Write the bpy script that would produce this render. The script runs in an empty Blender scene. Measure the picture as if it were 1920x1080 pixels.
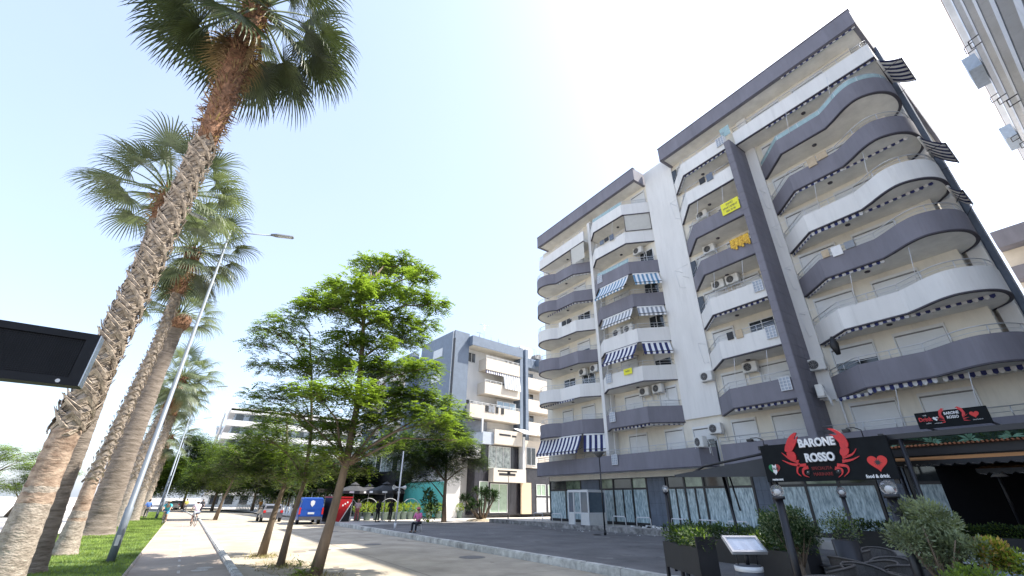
import bpy, bmesh, math, random
import numpy as np
from mathutils import Vector, Matrix
random.seed(7)
R = math.radians
scene = bpy.context.scene
COL = scene.collection

# ------------------------------------------------------------------ camera, sky, sun, exposure
CAMH = 1.9; FPX = 796.0; PITCH = R(26.6); ROLL = R(0.5); YAW = R(34.4)
fh = Vector((math.sin(YAW), math.cos(YAW), 0)); r0 = Vector((math.cos(YAW), -math.sin(YAW), 0)); UPV = Vector((0, 0, 1))
FWD = fh * math.cos(PITCH) + UPV * math.sin(PITCH); u0 = UPV * math.cos(PITCH) - fh * math.sin(PITCH)
RT = r0 * math.cos(ROLL) + u0 * math.sin(ROLL); UP = u0 * math.cos(ROLL) - r0 * math.sin(ROLL)
cam = bpy.data.cameras.new('camera'); camo = bpy.data.objects.new('camera', cam); COL.objects.link(camo)
m3 = Matrix((RT, UP, -FWD)).transposed()
camo.matrix_world = Matrix.Translation((0, 0, CAMH)) @ m3.to_4x4()
cam.sensor_width = 36; cam.lens = FPX / 1920 * 36; cam.clip_start = 0.05; cam.clip_end = 4000
scene.camera = camo
SUN_AZ = R(111.4); SUN_EL = R(54.5)
w = bpy.data.worlds.new('World'); scene.world = w; w.use_nodes = True
nt = w.node_tree; bg = nt.nodes['Background']
sky = nt.nodes.new('ShaderNodeTexSky'); sky.sky_type = 'NISHITA'; sky.sun_disc = False
sky.sun_elevation = SUN_EL; sky.sun_rotation = SUN_AZ; sky.air_density = 1.0; sky.dust_density = 2.0; sky.ozone_density = 1.0
hzm = nt.nodes.new('ShaderNodeMix'); hzm.data_type = 'RGBA'; hzm.inputs[0].default_value = .5; stc = nt.nodes.new('ShaderNodeTexCoord'); snz = nt.nodes.new('ShaderNodeTexNoise'); snz.inputs['Scale'].default_value = 1.6; snz.inputs['Detail'].default_value = 5; smr = nt.nodes.new('ShaderNodeMapRange'); smr.inputs[1].default_value = .3; smr.inputs[2].default_value = .7; smr.inputs[3].default_value = .42; smr.inputs[4].default_value = .62; nt.links.new(stc.outputs['Generated'], snz.inputs[0]); nt.links.new(snz.outputs[0], smr.inputs[0]); nt.links.new(smr.outputs[0], hzm.inputs[0]); hzm.inputs[7].default_value = (1.8, 2.08, 2.7, 1)   # thin bright summer haze all over the sky
nt.links.new(sky.outputs[0], hzm.inputs[6]); nt.links.new(hzm.outputs[2], bg.inputs[0]); bg.inputs[1].default_value = 0.15
sl = bpy.data.lights.new('sun', 'SUN'); so = bpy.data.objects.new('sun', sl); COL.objects.link(so)
sl.energy = 3.3; sl.angle = R(0.55); sl.color = (1, .95, .86)
sdir = Vector((math.sin(SUN_AZ) * math.cos(SUN_EL), math.cos(SUN_AZ) * math.cos(SUN_EL), math.sin(SUN_EL)))
so.rotation_euler = sdir.to_track_quat('Z', 'Y').to_euler()
so.location = (0, 0, 60)
vs = scene.view_settings; vs.view_transform = 'Standard'; vs.look = 'None'; vs.gamma = 1; vs.exposure = 1.68
vs.use_curve_mapping = False

def ray(px, py):
    return (FWD * FPX + RT * (px - 960) - UP * (py - 540)).normalized()
def at_y(px, py, Y):                      # the real place seen at a photo pixel, at distance Y up the street
    d = ray(px, py); return Vector((0, 0, CAMH)) + d * (Y / d.y)
def at_d(px, py, D):
    return Vector((0, 0, CAMH)) + ray(px, py) * D

# ------------------------------------------------------------------ materials
MATS = {}
def mat(name, col, rough=.7, var=.12, scale=4., stretch=(1, 1, 1), bump=0., bscale=30., metal=0., col2=None, trans=0., spec=.5, emis=None, fine=0., streak=0.):
    if name in MATS: return MATS[name]
    m = bpy.data.materials.new(name); m.use_nodes = True; n = m.node_tree; L = n.links
    b = n.nodes['Principled BSDF']; b.inputs['Roughness'].default_value = rough; b.inputs['Metallic'].default_value = metal
    b.inputs['Specular IOR Level'].default_value = spec
    c1 = col; c2 = col2 or col
    geo = n.nodes.new('ShaderNodeNewGeometry'); mp = n.nodes.new('ShaderNodeMapping'); mp.inputs['Scale'].default_value = stretch
    L.new(geo.outputs['Position'], mp.inputs[0])
    nz = n.nodes.new('ShaderNodeTexNoise'); nz.inputs['Scale'].default_value = scale; nz.inputs['Detail'].default_value = 6; nz.inputs['Roughness'].default_value = .62
    L.new(mp.outputs[0], nz.inputs[0])
    rp = n.nodes.new('ShaderNodeValToRGB'); rp.color_ramp.elements[0].position = .32; rp.color_ramp.elements[1].position = .68
    rp.color_ramp.elements[0].color = (*[max(0, c * (1 - var)) for c in c1], 1)
    rp.color_ramp.elements[1].color = (*[min(1, c * (1 + var)) for c in c2], 1)
    L.new(nz.outputs[0], rp.inputs[0]); last = rp.outputs[0]
    if fine:
        n2 = n.nodes.new('ShaderNodeTexNoise'); n2.inputs['Scale'].default_value = 90; n2.inputs['Detail'].default_value = 2
        L.new(geo.outputs['Position'], n2.inputs[0])
        mr = n.nodes.new('ShaderNodeMapRange'); mr.inputs[1].default_value = .3; mr.inputs[2].default_value = .7; mr.inputs[3].default_value = 1 - fine; mr.inputs[4].default_value = 1 + fine
        L.new(n2.outputs[0], mr.inputs[0])
        mx = n.nodes.new('ShaderNodeMix'); mx.data_type = 'RGBA'; mx.blend_type = 'MULTIPLY'; mx.inputs[0].default_value = 1
        L.new(last, mx.inputs[6]); L.new(mr.outputs[0], mx.inputs[7]); last = mx.outputs[2]
    if streak:
        m2 = n.nodes.new('ShaderNodeMapping'); m2.inputs['Scale'].default_value = (2.6, 2.6, .22); L.new(geo.outputs['Position'], m2.inputs[0])
        n3 = n.nodes.new('ShaderNodeTexNoise'); n3.inputs['Scale'].default_value = 1.3; n3.inputs['Detail'].default_value = 5; n3.inputs['Roughness'].default_value = .7; L.new(m2.outputs[0], n3.inputs[0])
        r3 = n.nodes.new('ShaderNodeMapRange'); r3.inputs[1].default_value = .52; r3.inputs[2].default_value = .78; r3.inputs[3].default_value = 1; r3.inputs[4].default_value = 1 - streak; L.new(n3.outputs[0], r3.inputs[0])
        m4 = n.nodes.new('ShaderNodeMix'); m4.data_type = 'RGBA'; m4.blend_type = 'MULTIPLY'; m4.inputs[0].default_value = 1
        L.new(last, m4.inputs[6]); L.new(r3.outputs[0], m4.inputs[7]); last = m4.outputs[2]
    L.new(last, b.inputs['Base Color'])
    if bump:
        nb = n.nodes.new('ShaderNodeTexNoise'); nb.inputs['Scale'].default_value = bscale; nb.inputs['Detail'].default_value = 4
        L.new(mp.outputs[0], nb.inputs[0]); bp = n.nodes.new('ShaderNodeBump'); bp.inputs['Strength'].default_value = bump; bp.inputs['Distance'].default_value = .03
        L.new(nb.outputs[0], bp.inputs['Height']); L.new(bp.outputs[0], b.inputs['Normal'])
    if trans:
        t = n.nodes.new('ShaderNodeBsdfTranslucent'); mixs = n.nodes.new('ShaderNodeMixShader'); mixs.inputs[0].default_value = trans
        br = n.nodes.new('ShaderNodeMix'); br.data_type = 'RGBA'; br.blend_type = 'MULTIPLY'; br.inputs[0].default_value = 1
        L.new(last, br.inputs[6]); br.inputs[7].default_value = (1.5, 1.6, .7, 1); L.new(br.outputs[2], t.inputs[0])
        L.new(b.outputs[0], mixs.inputs[1]); L.new(t.outputs[0], mixs.inputs[2]); L.new(mixs.outputs[0], n.nodes['Material Output'].inputs[0])
    if emis:
        b.inputs['Emission Color'].default_value = (*emis[0], 1); b.inputs['Emission Strength'].default_value = emis[1]
    MATS[name] = m; return m
WHITE = mat('render_white', (.68, .675, .66), .85, .06, 1.2, (1, 1, .25), bump=.1, bscale=60, streak=.13)
CREAM = mat('render_cream', (.67, .635, .555), .9, .10, .8, (1, 1, .4), bump=.1, streak=.13)
SOFF = mat('soffit_cream', (.74, .72, .67), .9, .12, 1.2)
PURPLE = mat('paint_purple', (.18, .175, .205), .8, .12, 1.1, (1, 1, .3), bump=.08, streak=.13)
DRIP = mat('dark_edge', (.06, .055, .07), .7)
GREYTILE = mat('slate_cladding', (.10, .125, .17), .5, .2, 2.2, (1, 1, .5), bump=.1)
BLUE2 = mat('blue_grey_cladding', (.15, .19, .25), .55, .1, 2)
BLACKTILE = mat('black_tile', (.03, .03, .038), .25, .3, 2)
SHUT = mat('shutter_white', (.62, .63, .63), .6, .04, 2)
DARKG = mat('dark_glass', (.03, .035, .04), .06, .3, 1.5, spec=.8)
REFLG = mat('green_glass', (.10, .14, .11), .08, .35, 1.2, spec=.8, col2=(.22, .28, .2))  # greenish reflections painted into the colour of dark upper panes
PAINTG = mat('whitewashed_glass', (.16, .27, .33), .25, .35, 5, (2, 2, .45), col2=(.45, .55, .58))
STEEL = mat('steel', (.55, .56, .58), .35, .05, metal=.8)
PALEPIPE = mat('pale_pipe', (.62, .63, .65), .5, .05)
FRAME = mat('black_frame', (.012, .012, .016), .4, .1)
NAVY = mat('navy_cloth', (.02, .025, .10), .9, .1)
CLOTHW = mat('white_cloth', (.72, .72, .72), .9, .05)
LBLUE = mat('light_blue_cloth', (.12, .24, .36), .9, .1)
LGREY = mat('grey_cloth', (.25, .27, .30), .9, .1)
ACW = mat('ac_white', (.62, .62, .60), .5, .06)
BLACK = mat('matt_black', (.014, .014, .016), .55, .2)
CONC = mat('street_concrete', (.33, .285, .22), .9, .16, .6, bump=.15, bscale=40, col2=(.40, .35, .275), fine=.12)
PATHM = mat('path_surface', (.32, .26, .21), .9, .14, .5, bump=.15, bscale=60, col2=(.37, .31, .26), fine=.15)
KERB = mat('kerb_stone', (.40, .39, .36), .9, .35, 2.5, bump=.4, bscale=12, col2=(.5, .49, .46))
ASPH = mat('old_asphalt', (.11, .107, .108), .95, .16, .5, bump=.3, bscale=90, col2=(.15, .146, .145), fine=.3)
PAVE = mat('pale_paving', (.42, .40, .37), .85, .12, 1.4, fine=.1)
PROM = mat('promenade_paving', (.50, .46, .42), .9, .1, .5, fine=.1)
DIRT = mat('dry_dirt', (.33, .27, .19), 1, .25, 3, bump=.5, bscale=20, fine=.2)
SOIL = mat('lawn_soil', (.07, .12, .03), 1, .3, 2)
GRASS = mat('grass_blade', (.14, .20, .04), .7, .45, .8, col2=(.23, .30, .07), trans=.3)
BARK = mat('tree_bark', (.16, .12, .085), .95, .3, 6, (1, 1, .25), bump=.7, bscale=14)
LEAFA = mat('bright_leaf', (.12, .18, .028), .5, .3, 1.2, col2=(.19, .26, .05), trans=.5)
LEAFB = mat('mid_leaf', (.075, .12, .022), .55, .3, 1.2, col2=(.12, .17, .035), trans=.45)
LEAFD = mat('dark_leaf', (.018, .042, .014), .6, .3, 1.5, col2=(.035, .075, .02), trans=.2)
OLIVE = mat('olive_leaf', (.09, .115, .055), .5, .35, 4, col2=(.22, .26, .15), trans=.2)
YELL = mat('yellow_leaf', (.42, .33, .03), .6, .4, 4, col2=(.2, .3, .03), trans=.3)
PINKL = mat('red_tip_leaf', (.45, .16, .12), .6, .4, 9, col2=(.5, .38, .1), trans=.3)
PALMG = mat('palm_green', (.032, .047, .018), .4, .3, 1.5, col2=(.07, .09, .04), trans=.12)
PALMS = mat('palm_silver', (.11, .14, .085), .45, .25, 2, col2=(.17, .2, .13), trans=.25)
PETI = mat('palm_petiole', (.12, .16, .05), .5, .2)
SKIRT = mat('dry_frond', (.28, .20, .11), .9, .35, 5, trans=.2)
FIBRE = mat('palm_fibre', (.13, .065, .038), 1, .5, 9, bump=.8, bscale=25, col2=(.23, .125, .075))
BOOT = mat('leaf_base', (.20, .155, .115), .9, .4, 6, bump=.5, bscale=40, col2=(.37, .305, .24))
TRUNKA = mat('palm_trunk', (.24, .195, .155), .95, .25, 4, (1.5, 1.5, 3), bump=.9, bscale=9, col2=(.33, .285, .24))
TRUNKT = mat('palm_trunk_tan', (.22, .14, .095), .95, .35, 4, (1, 1, 2), bump=.9, bscale=9, col2=(.33, .25, .19))
TRUNKD = mat('palm_trunk_grey', (.14, .11, .085), .95, .25, 2, (1, 1, 6), bump=1, bscale=7, col2=(.21, .175, .145))
SKIN = mat('skin', (.42, .25, .18), .6, .05)

# ------------------------------------------------------------------ mesh helpers
class MB:
    def __init__(s): s.v = []; s.f = []; s.m = []; s.T = None; s.sm = []
    def add(s, vs_, fs, mi=0, smooth=False):
        k = len(s.v)
        if s.T is not None: vs_ = [s.T @ Vector(p) for p in vs_]
        s.v += [tuple(p) for p in vs_]; s.f += [tuple(i + k for i in f) for f in fs]; s.m += [mi] * len(fs); s.sm += [smooth] * len(fs)
        return s
    def box(s, x0, x1, y0, y1, z0, z1, mi=0):
        v = [(x, y, z) for z in (z0, z1) for x, y in ((x0, y0), (x1, y0), (x1, y1), (x0, y1))]
        return s.add(v, [(3, 2, 1, 0), (4, 5, 6, 7), (0, 1, 5, 4), (1, 2, 6, 5), (2, 3, 7, 6), (3, 0, 4, 7)], mi)
    def tube(s, pts, r, n=8, mi=0, cap=True, smooth=True):
        pts = [Vector(p) for p in pts]; rs = r if isinstance(r, (list, tuple)) else [r] * len(pts)
        vs_ = []; fs = []
        for i, p in enumerate(pts):
            d = (pts[min(i + 1, len(pts) - 1)] - pts[max(i - 1, 0)]).normalized()
            a = Vector((0, 0, 1)) if abs(d.z) < .9 else Vector((1, 0, 0))
            x = d.cross(a).normalized(); y = d.cross(x)
            for k in range(n):
                t = 2 * math.pi * k / n; vs_.append(p + (x * math.cos(t) + y * math.sin(t)) * rs[i])
        for i in range(len(pts) - 1):
            for k in range(n):
                fs.append((i * n + k, i * n + (k + 1) % n, (i + 1) * n + (k + 1) % n, (i + 1) * n + k))
        if cap: fs.append(tuple(range(n - 1, -1, -1))); fs.append(tuple((len(pts) - 1) * n + k for k in range(n)))
        return s.add(vs_, fs, mi, smooth)
    def lathe(s, prof, n=16, mi=0, c=(0, 0, 0), smooth=True):
        vs_ = []; fs = []
        for r, z in prof:
            for k in range(n):
                t = 2 * math.pi * k / n; vs_.append((c[0] + r * math.cos(t), c[1] + r * math.sin(t), c[2] + z))
        for i in range(len(prof) - 1):
            for k in range(n): fs.append((i * n + k, i * n + (k + 1) % n, (i + 1) * n + (k + 1) % n, (i + 1) * n + k))
        return s.add(vs_, fs, mi, smooth)
    def prism(s, poly, z0, z1, mi=0):            # polygon in xy
        n = len(poly); v = [(x, y, z0) for x, y in poly] + [(x, y, z1) for x, y in poly]
        return s.add(v, [tuple(range(n - 1, -1, -1)), tuple(range(n, 2 * n))] + [(i, (i + 1) % n, n + (i + 1) % n, n + i) for i in range(n)], mi)
    def quad(s, a, b, c, d, mi=0): return s.add([a, b, c, d], [(0, 1, 2, 3)], mi)
    def ball(s, c, r, n=10, mi=0, sz=1., sx=1., sy=1.):
        pr = [(max(1e-4, math.sin(math.pi * i / n)) , -math.cos(math.pi * i / n)) for i in range(n + 1)]
        vs_ = []; fs = []; m = n + 4
        for rr, z in pr:
            for k in range(m):
                t = 2 * math.pi * k / m; vs_.append((c[0] + rr * r * sx * math.cos(t), c[1] + rr * r * sy * math.sin(t), c[2] + z * r * sz))
        for i in range(n):
            for k in range(m): fs.append((i * m + k, i * m + (k + 1) % m, (i + 1) * m + (k + 1) % m, (i + 1) * m + k))
        return s.add(vs_, fs, mi, True)
    def mesh(s, name, mats, off=(0, 0, 0)):
        me = bpy.data.meshes.new(name)
        o = Vector(off)
        me.from_pydata([tuple(Vector(p) - o) for p in s.v] if o.length > 0 else s.v, [], s.f)
        for m in (mats if isinstance(mats, (list, tuple)) else [mats]): me.materials.append(m)
        me.polygons.foreach_set('material_index', s.m); me.polygons.foreach_set('use_smooth', s.sm)
        me.update(); return me
    def build(s, name, mats, parent=None, base=None, **kw):
        """vertices are in the space of the parent (or the world when there is none)"""
        off = base or (0, 0, 0)
        o = bpy.data.objects.new(name, s.mesh(name, mats, off)); COL.objects.link(o)
        o.location = off
        if parent: o.parent = parent
        tag(o, **kw); return o
def tag(o, label=None, cat=None, group=None, kind=None):
    if label: o['label'] = label
    if cat: o['category'] = cat
    if group: o['group'] = group
    if kind: o['kind'] = kind
    return o
def thing(name, loc, label, cat, group=None, rz=0):
    o = bpy.data.objects.new(name, None); COL.objects.link(o); o.location = loc; o.rotation_euler = (0, 0, rz); o.empty_display_size = .2
    return tag(o, label, cat, group)
def inst(name, me, parent, loc=(0, 0, 0), rot=(0, 0, 0), sc=1.):
    o = bpy.data.objects.new(name, me); COL.objects.link(o); o.parent = parent; o.location = loc; o.rotation_euler = rot
    o.scale = (sc, sc, sc) if not isinstance(sc, (tuple, list)) else sc
    return o
def kids(o): return [c for c in bpy.data.objects if c.parent is o]
def copy_tree(root, loc, rz, label, group=None, sc=None, _top=True):
    c = root.copy(); COL.objects.link(c); c.location = loc; c.rotation_euler = (0, 0, rz)
    if sc: c.scale = (sc, sc, sc)
    c['label'] = label
    if group: c['group'] = group
    for ch in kids(root):
        d = ch.copy(); COL.objects.link(d); d.parent = c
        for g in kids(ch):
            e = g.copy(); COL.objects.link(e); e.parent = d
    return c
def text_mesh(body, size, depth=.01, sx=1., shear=0., bold=0.):
    cu = bpy.data.curves.new('t', 'FONT'); cu.body = body; cu.size = size; cu.extrude = depth; cu.align_x = 'CENTER'; cu.align_y = 'CENTER'; cu.offset = bold; cu.shear = shear
    cu.resolution_u = 3
    o = bpy.data.objects.new('t', cu); COL.objects.link(o); dg = bpy.context.evaluated_depsgraph_get()
    me = bpy.data.meshes.new_from_object(o.evaluated_get(dg)); bpy.data.objects.remove(o)
    for v in me.vertices: v.co.x *= sx
    return me
def text(name, body, size, m, parent, loc, rot, depth=.008, sx=1., bold=0.):
    me = text_mesh(body, size, depth, sx, 0, bold); me.materials.clear(); me.materials.append(m)
    return inst(name, me, parent, loc, rot)
FACE_W = (R(90), 0, R(-90))     # text standing upright and read from the street side (looking towards +X)

# ------------------------------------------------------------------ ground
def sheet(name, poly, z, m, **kw):
    b = MB(); b.add([(x, y, z) for x, y in poly], [tuple(range(len(poly)))]); return b.build(name, m, kind='structure')
sheet('ground', [(-1500, -300), (1500, -300), (1500, 2500), (-1500, 2500)], -.02, PROM)
def kx(y):     # how far the carriageway edge bends left, far up the street
    return 0 if y < 50 else -((y - 50) ** 1.5) * .0048
ys = [-8, 5, 20, 35, 45, 55, 65, 75, 85, 95, 105, 120, 140, 170]
def lane(xa, xb, z, name, m, y0=-8, y1=170, bend=1.):
    b = MB(); yy = [y for y in ys if y0 <= y <= y1]
    p = [((xa + kx(y) * bend), y, z) for y in yy] + [((xb + kx(y) * bend), y, z) for y in yy]; n = len(yy)
    b.add(p, [(i, n + i, n + i + 1, i + 1) for i in range(n - 1)]); return b.build(name, m, kind='structure')
lane(-5.2, -.82, .05, 'lawn', SOIL, y1=85)
lane(-.78, 1.60, 0.0, 'cycle_path', PATHM)
lane(1.8, 10.62, -.006, 'street', CONC)
# kerb along the path (raised rounded stones) and the weathered kerb along the plaza
def kerb(xa, xb, z0, z1, name, y0, y1, step, bend=1., m=KERB, label=None):
    me = MB(); me.box(xa, xb, 0.004, step - .012, z0, z1); bm = bmesh.new()
    msh = me.mesh('kerb_stone', m); bm.from_mesh(msh)
    bmesh.ops.bevel(bm, geom=[e for e in bm.edges if all(v.co.z > z1 - .01 for v in e.verts)], offset=.03, segments=2, affect='EDGES'); bm.to_mesh(msh); bm.free()
    root = bpy.data.objects.new(name, None); COL.objects.link(root); root['kind'] = 'structure'
    y = y0
    while y < y1:
        o = inst('kerb_stone', msh, root, (kx(y) * bend, y, random.uniform(-.006, .004)), (0, 0, math.atan2(-(kx(y + step) - kx(y)) * bend, step)))
        y += step
    return root
kerb(1.60, 1.80, -.1, .10, 'path_kerb', 2, 118, 1.0)
kerb(-.86, -.78, -.1, .06, 'lawn_edging', 4, 84, 1.0, m=mat('edge_stone', (.42, .36, .31), .9, .2, 4))
kerb(10.62, 10.90, -.1, .22, 'plaza_kerb', 2, 118, 1.6)
# plaza asphalt (a bit above the street), light terrace behind, podium along the shops
sheet('plaza', [(10.9, -8), (23.0, -8), (23.0, 37.0), (10.9, 37.0)], .15, ASPH)
b = MB(); b.add([(10.9, 37.0, .154), (60, 37.0, .154), (60, 120, .154), (2.0, 120, .154), (8.0, 78, .154), (10.85, 55, .154)], [(0, 1, 2, 3, 4, 5)]); b.build('terrace_paving', PROM, kind='structure')
b = MB(); b.box(23.0, 46, -8, 36.9, -.05, .42); b.build('pavement', PAVE, kind='structure')
# podium paving slabs
pv = MB(); pv.box(.006, .594, .006, .594, .0, .014); me = pv.mesh('paving_slab', mat('paving_slab', (.40, .38, .35), .85, .18, 1.1, fine=.1))
pr = bpy.data.objects.new('shop_pavement', None); COL.objects.link(pr); pr['kind'] = 'structure'
for i in range(4):
    for j in range(38):
        inst('paving_slab', me, pr, (23.35 + i * .6, 13.5 + j * .6, .42))
kb = MB()
for j in range(28): kb.box(22.88, 23.34, 10 + j * .95 + .006, 10 + (j + 1) * .95 - .006, -.02, .44)
kb.build('pavement_kerb', mat('dark_kerb', (.15, .145, .14), .9, .4, 3, col2=(.28, .27, .26), bump=.4), kind='structure')
# dashes down the cycle path, drains and cracks in the street
b = MB()
for j in range(26):
    y = 11 + j * 1.5; b.box(.36, .43, y, y + .62, .002, .004)
b.build('path_dashes', mat('worn_white_paint', (.5, .46, .42), .9, .35, 20), kind='structure')
b = MB()
for (y, x) in ((17.4, .9), (17.9, 1.05)): b.lathe([(.0001, .004), (.22, .004)], 20, c=(x, y, 0)); 
b.lathe([(.28, .0045), (.33, .0045)], 24, c=(.95, 14.6, 0))
b.build('path_bicycle_mark', MATS['worn_white_paint'], kind='structure')
b = MB()
for y in range(6, 110, 6): b.add([(1.8 + kx(y), y, -.001), (10.62 + kx(y), y, -.001), (10.62 + kx(y), y + .025, -.001), (1.8 + kx(y), y + .025, -.001)], [(0, 1, 2, 3)])
b.add([(6.2, -8, -.001), (6.23, -8, -.001), (6.23, 60, -.001), (6.2, 60, -.001)], [(0, 1, 2, 3)])
b.build('street_joints', mat('joint_dirt', (.22, .19, .16), 1, .3), kind='structure')
b = MB()
for x, y, r in ((5.2, 21.6, .45), (7.9, 23.0, .4), (9.4, 16.2, .5), (8.4, 33, .5)): b.lathe([(.0001, .0), (r, .0)], 20, c=(x, y, .002))
b.build('manhole_cover', mat('manhole_iron', (.16, .15, .14), .8, .3, 8), kind='structure')
b = MB(); rd = random.Random(77)
for i in range(46):
    x, y, q = rd.uniform(2.2, 10.3), rd.uniform(12, 60), rd.uniform(.05, .28); n = 11
    b.add([(x + kx(y) + q * math.cos(2 * math.pi * k / n) * rd.uniform(.6, 1.1), y + q * 1.6 * math.sin(2 * math.pi * k / n) * rd.uniform(.6, 1.1), .001) for k in range(n)], [tuple(range(n))])
b.build('street_stains', mat('stain', (.24, .205, .165), .9, .3, 6), kind='structure')
b = MB()
for i in range(60):
    x, y, q = rd.uniform(11.4, 22.6), rd.uniform(9, 36), rd.uniform(.1, .6); n = 12
    b.add([(x + q * math.cos(2 * math.pi * k / n) * rd.uniform(.5, 1.1), y + q * math.sin(2 * math.pi * k / n) * rd.uniform(.5, 1.1), .154) for k in range(n)], [tuple(range(n))])
b.build('plaza_patches', mat('asphalt_patch', (.10, .097, .096), .9, .35, 2.5, col2=(.17, .165, .16), fine=.25), kind='structure')
# dirt patches round the street trees
b = MB()
for x, y, rx, ry in ((3.1, 17.0, .9, 2.0), (2.95, 20.4, .55, .8), (3.5, 14.4, .9, 1.3), (2.9, 54.7, .6, 1.1)):
    n = 22; b.add([(x + rx * math.cos(2 * math.pi * k / n) * random.uniform(.75, 1.1), y + ry * math.sin(2 * math.pi * k / n) * random.uniform(.8, 1.1), .0) for k in range(n)], [tuple(range(n))])
b.build('tree_pit_dirt', DIRT, kind='structure')
# grass blades
def grass(name, n, x0, x1, y0, y1, z, h, near):
    b = MB()
    for i in range(n):
        u = random.random() ** near; y = y0 + (y1 - y0) * u; x = random.uniform(x0, x1) + kx(y); hh = h * random.uniform(.5, 1.3) * (1 + .6 * u)
        a = random.uniform(0, 6.28); w_ = .008 * (1 + 2.2 * u); dx, dy = math.cos(a) * w_, math.sin(a) * w_; lx, ly = random.uniform(-.5, .5) * hh, random.uniform(-.5, .5) * hh
        b.add([(x - dx, y - dy, z), (x + dx, y + dy, z), (x + lx, y + ly, z + hh)], [(0, 1, 2)])
    return b.build(name, GRASS, label='short sunlit lawn grass between the palms and the cycle path', cat='grass', kind='stuff')
grass('lawn_grass', 90000, -5.2, -.84, 12, 84, .05, .055, 1.7)
b = MB()
for i in range(900):
    x, y = random.choice(((3.05, 17.1), (3.35, 14.6), (2.9, 20.3))); a = random.uniform(0, 6.28); d = abs(random.gauss(0, .42)); px_, py_ = x + d * math.cos(a), y + d * 1.3 * math.sin(a); hh = random.uniform(.03, .13); t = random.uniform(0, 6.28)
    b.add([(px_ - .012, py_, 0), (px_ + .012, py_, 0), (px_ + math.cos(t) * hh, py_ + math.sin(t) * hh, hh)], [(0, 1, 2)])
b.build('tree_pit_weeds', mat('dry_weed', (.25, .22, .09), .9, .4, 9), label='dry weeds and litter of leaves round the feet of the street trees', cat='weeds', kind='stuff')

# ------------------------------------------------------------------ main apartment building
ZB = [3.73 + 2.77 * k for k in range(9)]
BX = 24.0
main = thing('apartment_building', (BX, 1.2, .42), 'nine storey white, cream and purple apartment block with wavy balconies beside the restaurant', 'building')
def part(b, name, mats, parent=None, **kw):
    """parts of the main building: world coordinates made local to its base"""
    base = Vector((BX, 1.2, .42))
    root = parent or main
    o = bpy.data.objects.new(name, b.mesh(name, mats, base)); COL.objects.link(o); o.parent = root
    tag(o, **kw); return o
WX = 25.3
b = MB(); b.box(WX, 40, 2.05, 31.0, 3.4, 26.0); part(b, 'wall', CREAM)
b = MB(); b.box(26.6, 40, 1.2, 31.6, .42, 3.4); part(b, 'ground_floor_wall', GREYTILE)
# outer white walls
for (y0, y1, z0, z1) in ((14.4, 16.93, 6.62, 27.05), (8.3, 8.92, 6.5, 25.9)):
    b = MB(); b.box(25.15, WX - .002, y0, y1, z0, z1); part(b, 'outer_wall', WHITE)
b = MB(); b.box(25.2, 26.2, 2.0, 1.55, 3.5, 25.9) if 0 else b.box(26.0, 26.9, 1.35, 1.9, 3.8, 25.9); part(b, 'outer_wall', WHITE)
b = MB(); b.box(25.9, 26.4, 30.2, 31.05, 3.8, 26); part(b, 'outer_wall', WHITE)
# thin pier between the two far bays
b = MB(); b.box(24.35, WX, 22.95, 23.25, 3.74, 25.2); part(b, 'pier', WHITE)
# purple tiled fin: slabs stacked with joints
b = MB(); b.box(23.24, 25.9, 8.93, 9.30, 4.2, 23.2); fin = part(b, 'fin', PURPLE)
tl = MB(); tl.box(0, .02, .005, .36, .005, .60); tme = tl.mesh('cladding_tile', PURPLE)
t2 = MB(); t2.box(.005, .645, 0, .02, .005, .60); tme2 = t2.mesh('cladding_tile', PURPLE)
for j in range(31):
    z = 4.3 + j * .61
    inst('cladding_tile', tme, fin, (23.222 - BX, 8.935 - 1.2, z - .42))
    for i in range(3): inst('cladding_tile', tme2, fin, (23.25 + i * .655 - BX, 8.912 - 1.2, z - .42))
# end fin seen against the sky
b = MB(); b.box(26.9, 28.0, 1.15, 1.75, 3.8, 26.2); b.box(26.8, 28.0, 1.1, 1.3, 3.8, 26.2); part(b, 'end_fin', GREYTILE)
# roof slabs with purple fascia
def eave(y0, y1, x0=23.9):
    b = MB(); z0, z1 = ZB[8], ZB[8] + 1.25
    b.box(x0, x0 + .22, y0, y1, z0, z1, 0); b.box(x0 + .22, 40, y0, y0 + .22, z0, z1, 0); b.box(x0 + .22, 40, y1 - .22, y1, z0, z1, 0)
    b.box(x0 + .22, 40, y0 + .22, y1 - .22, z0 + .05, z0 + .3, 1); b.box(x0 - .012, x0, y0 - .01, y1 + .01, z0, z0 + .06, 2); b.box(x0 - .03, x0 + .25, y0 - .03, y1 + .03, z1, z1 + .05, 2)
    return part(b, 'roof', [PURPLE, SOFF, DRIP])
eave(17.02, 30.2); eave(1.2, 14.45)

def arc(pts, n=6):        # Catmull-Rom smoothing
    out = []; P_ = [Vector(p) for p in pts]
    for i in range(len(P_) - 1):
        p0, p1, p2, p3 = P_[max(i - 1, 0)], P_[i], P_[i + 1], P_[min(i + 2, len(P_) - 1)]
        for k in range(n):
            t = k / n; out.append(tuple(.5 * ((2 * p1) + (p2 - p0) * t + (2 * p0 - 5 * p1 + 4 * p2 - p3) * t * t + (3 * p1 - p0 - 3 * p2 + p3) * t ** 3)))
    out.append(tuple(P_[-1])); return out
def offset(pl, d):
    out = []
    for i, p in enumerate(pl):
        a = Vector(pl[max(i - 1, 0)]); c = Vector(pl[min(i + 1, len(pl) - 1)]); t = (c - a).normalized(); nrm = Vector((-t.y, t.x))
        out.append((p[0] + nrm.x * d, p[1] + nrm.y * d))
    return out
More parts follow.
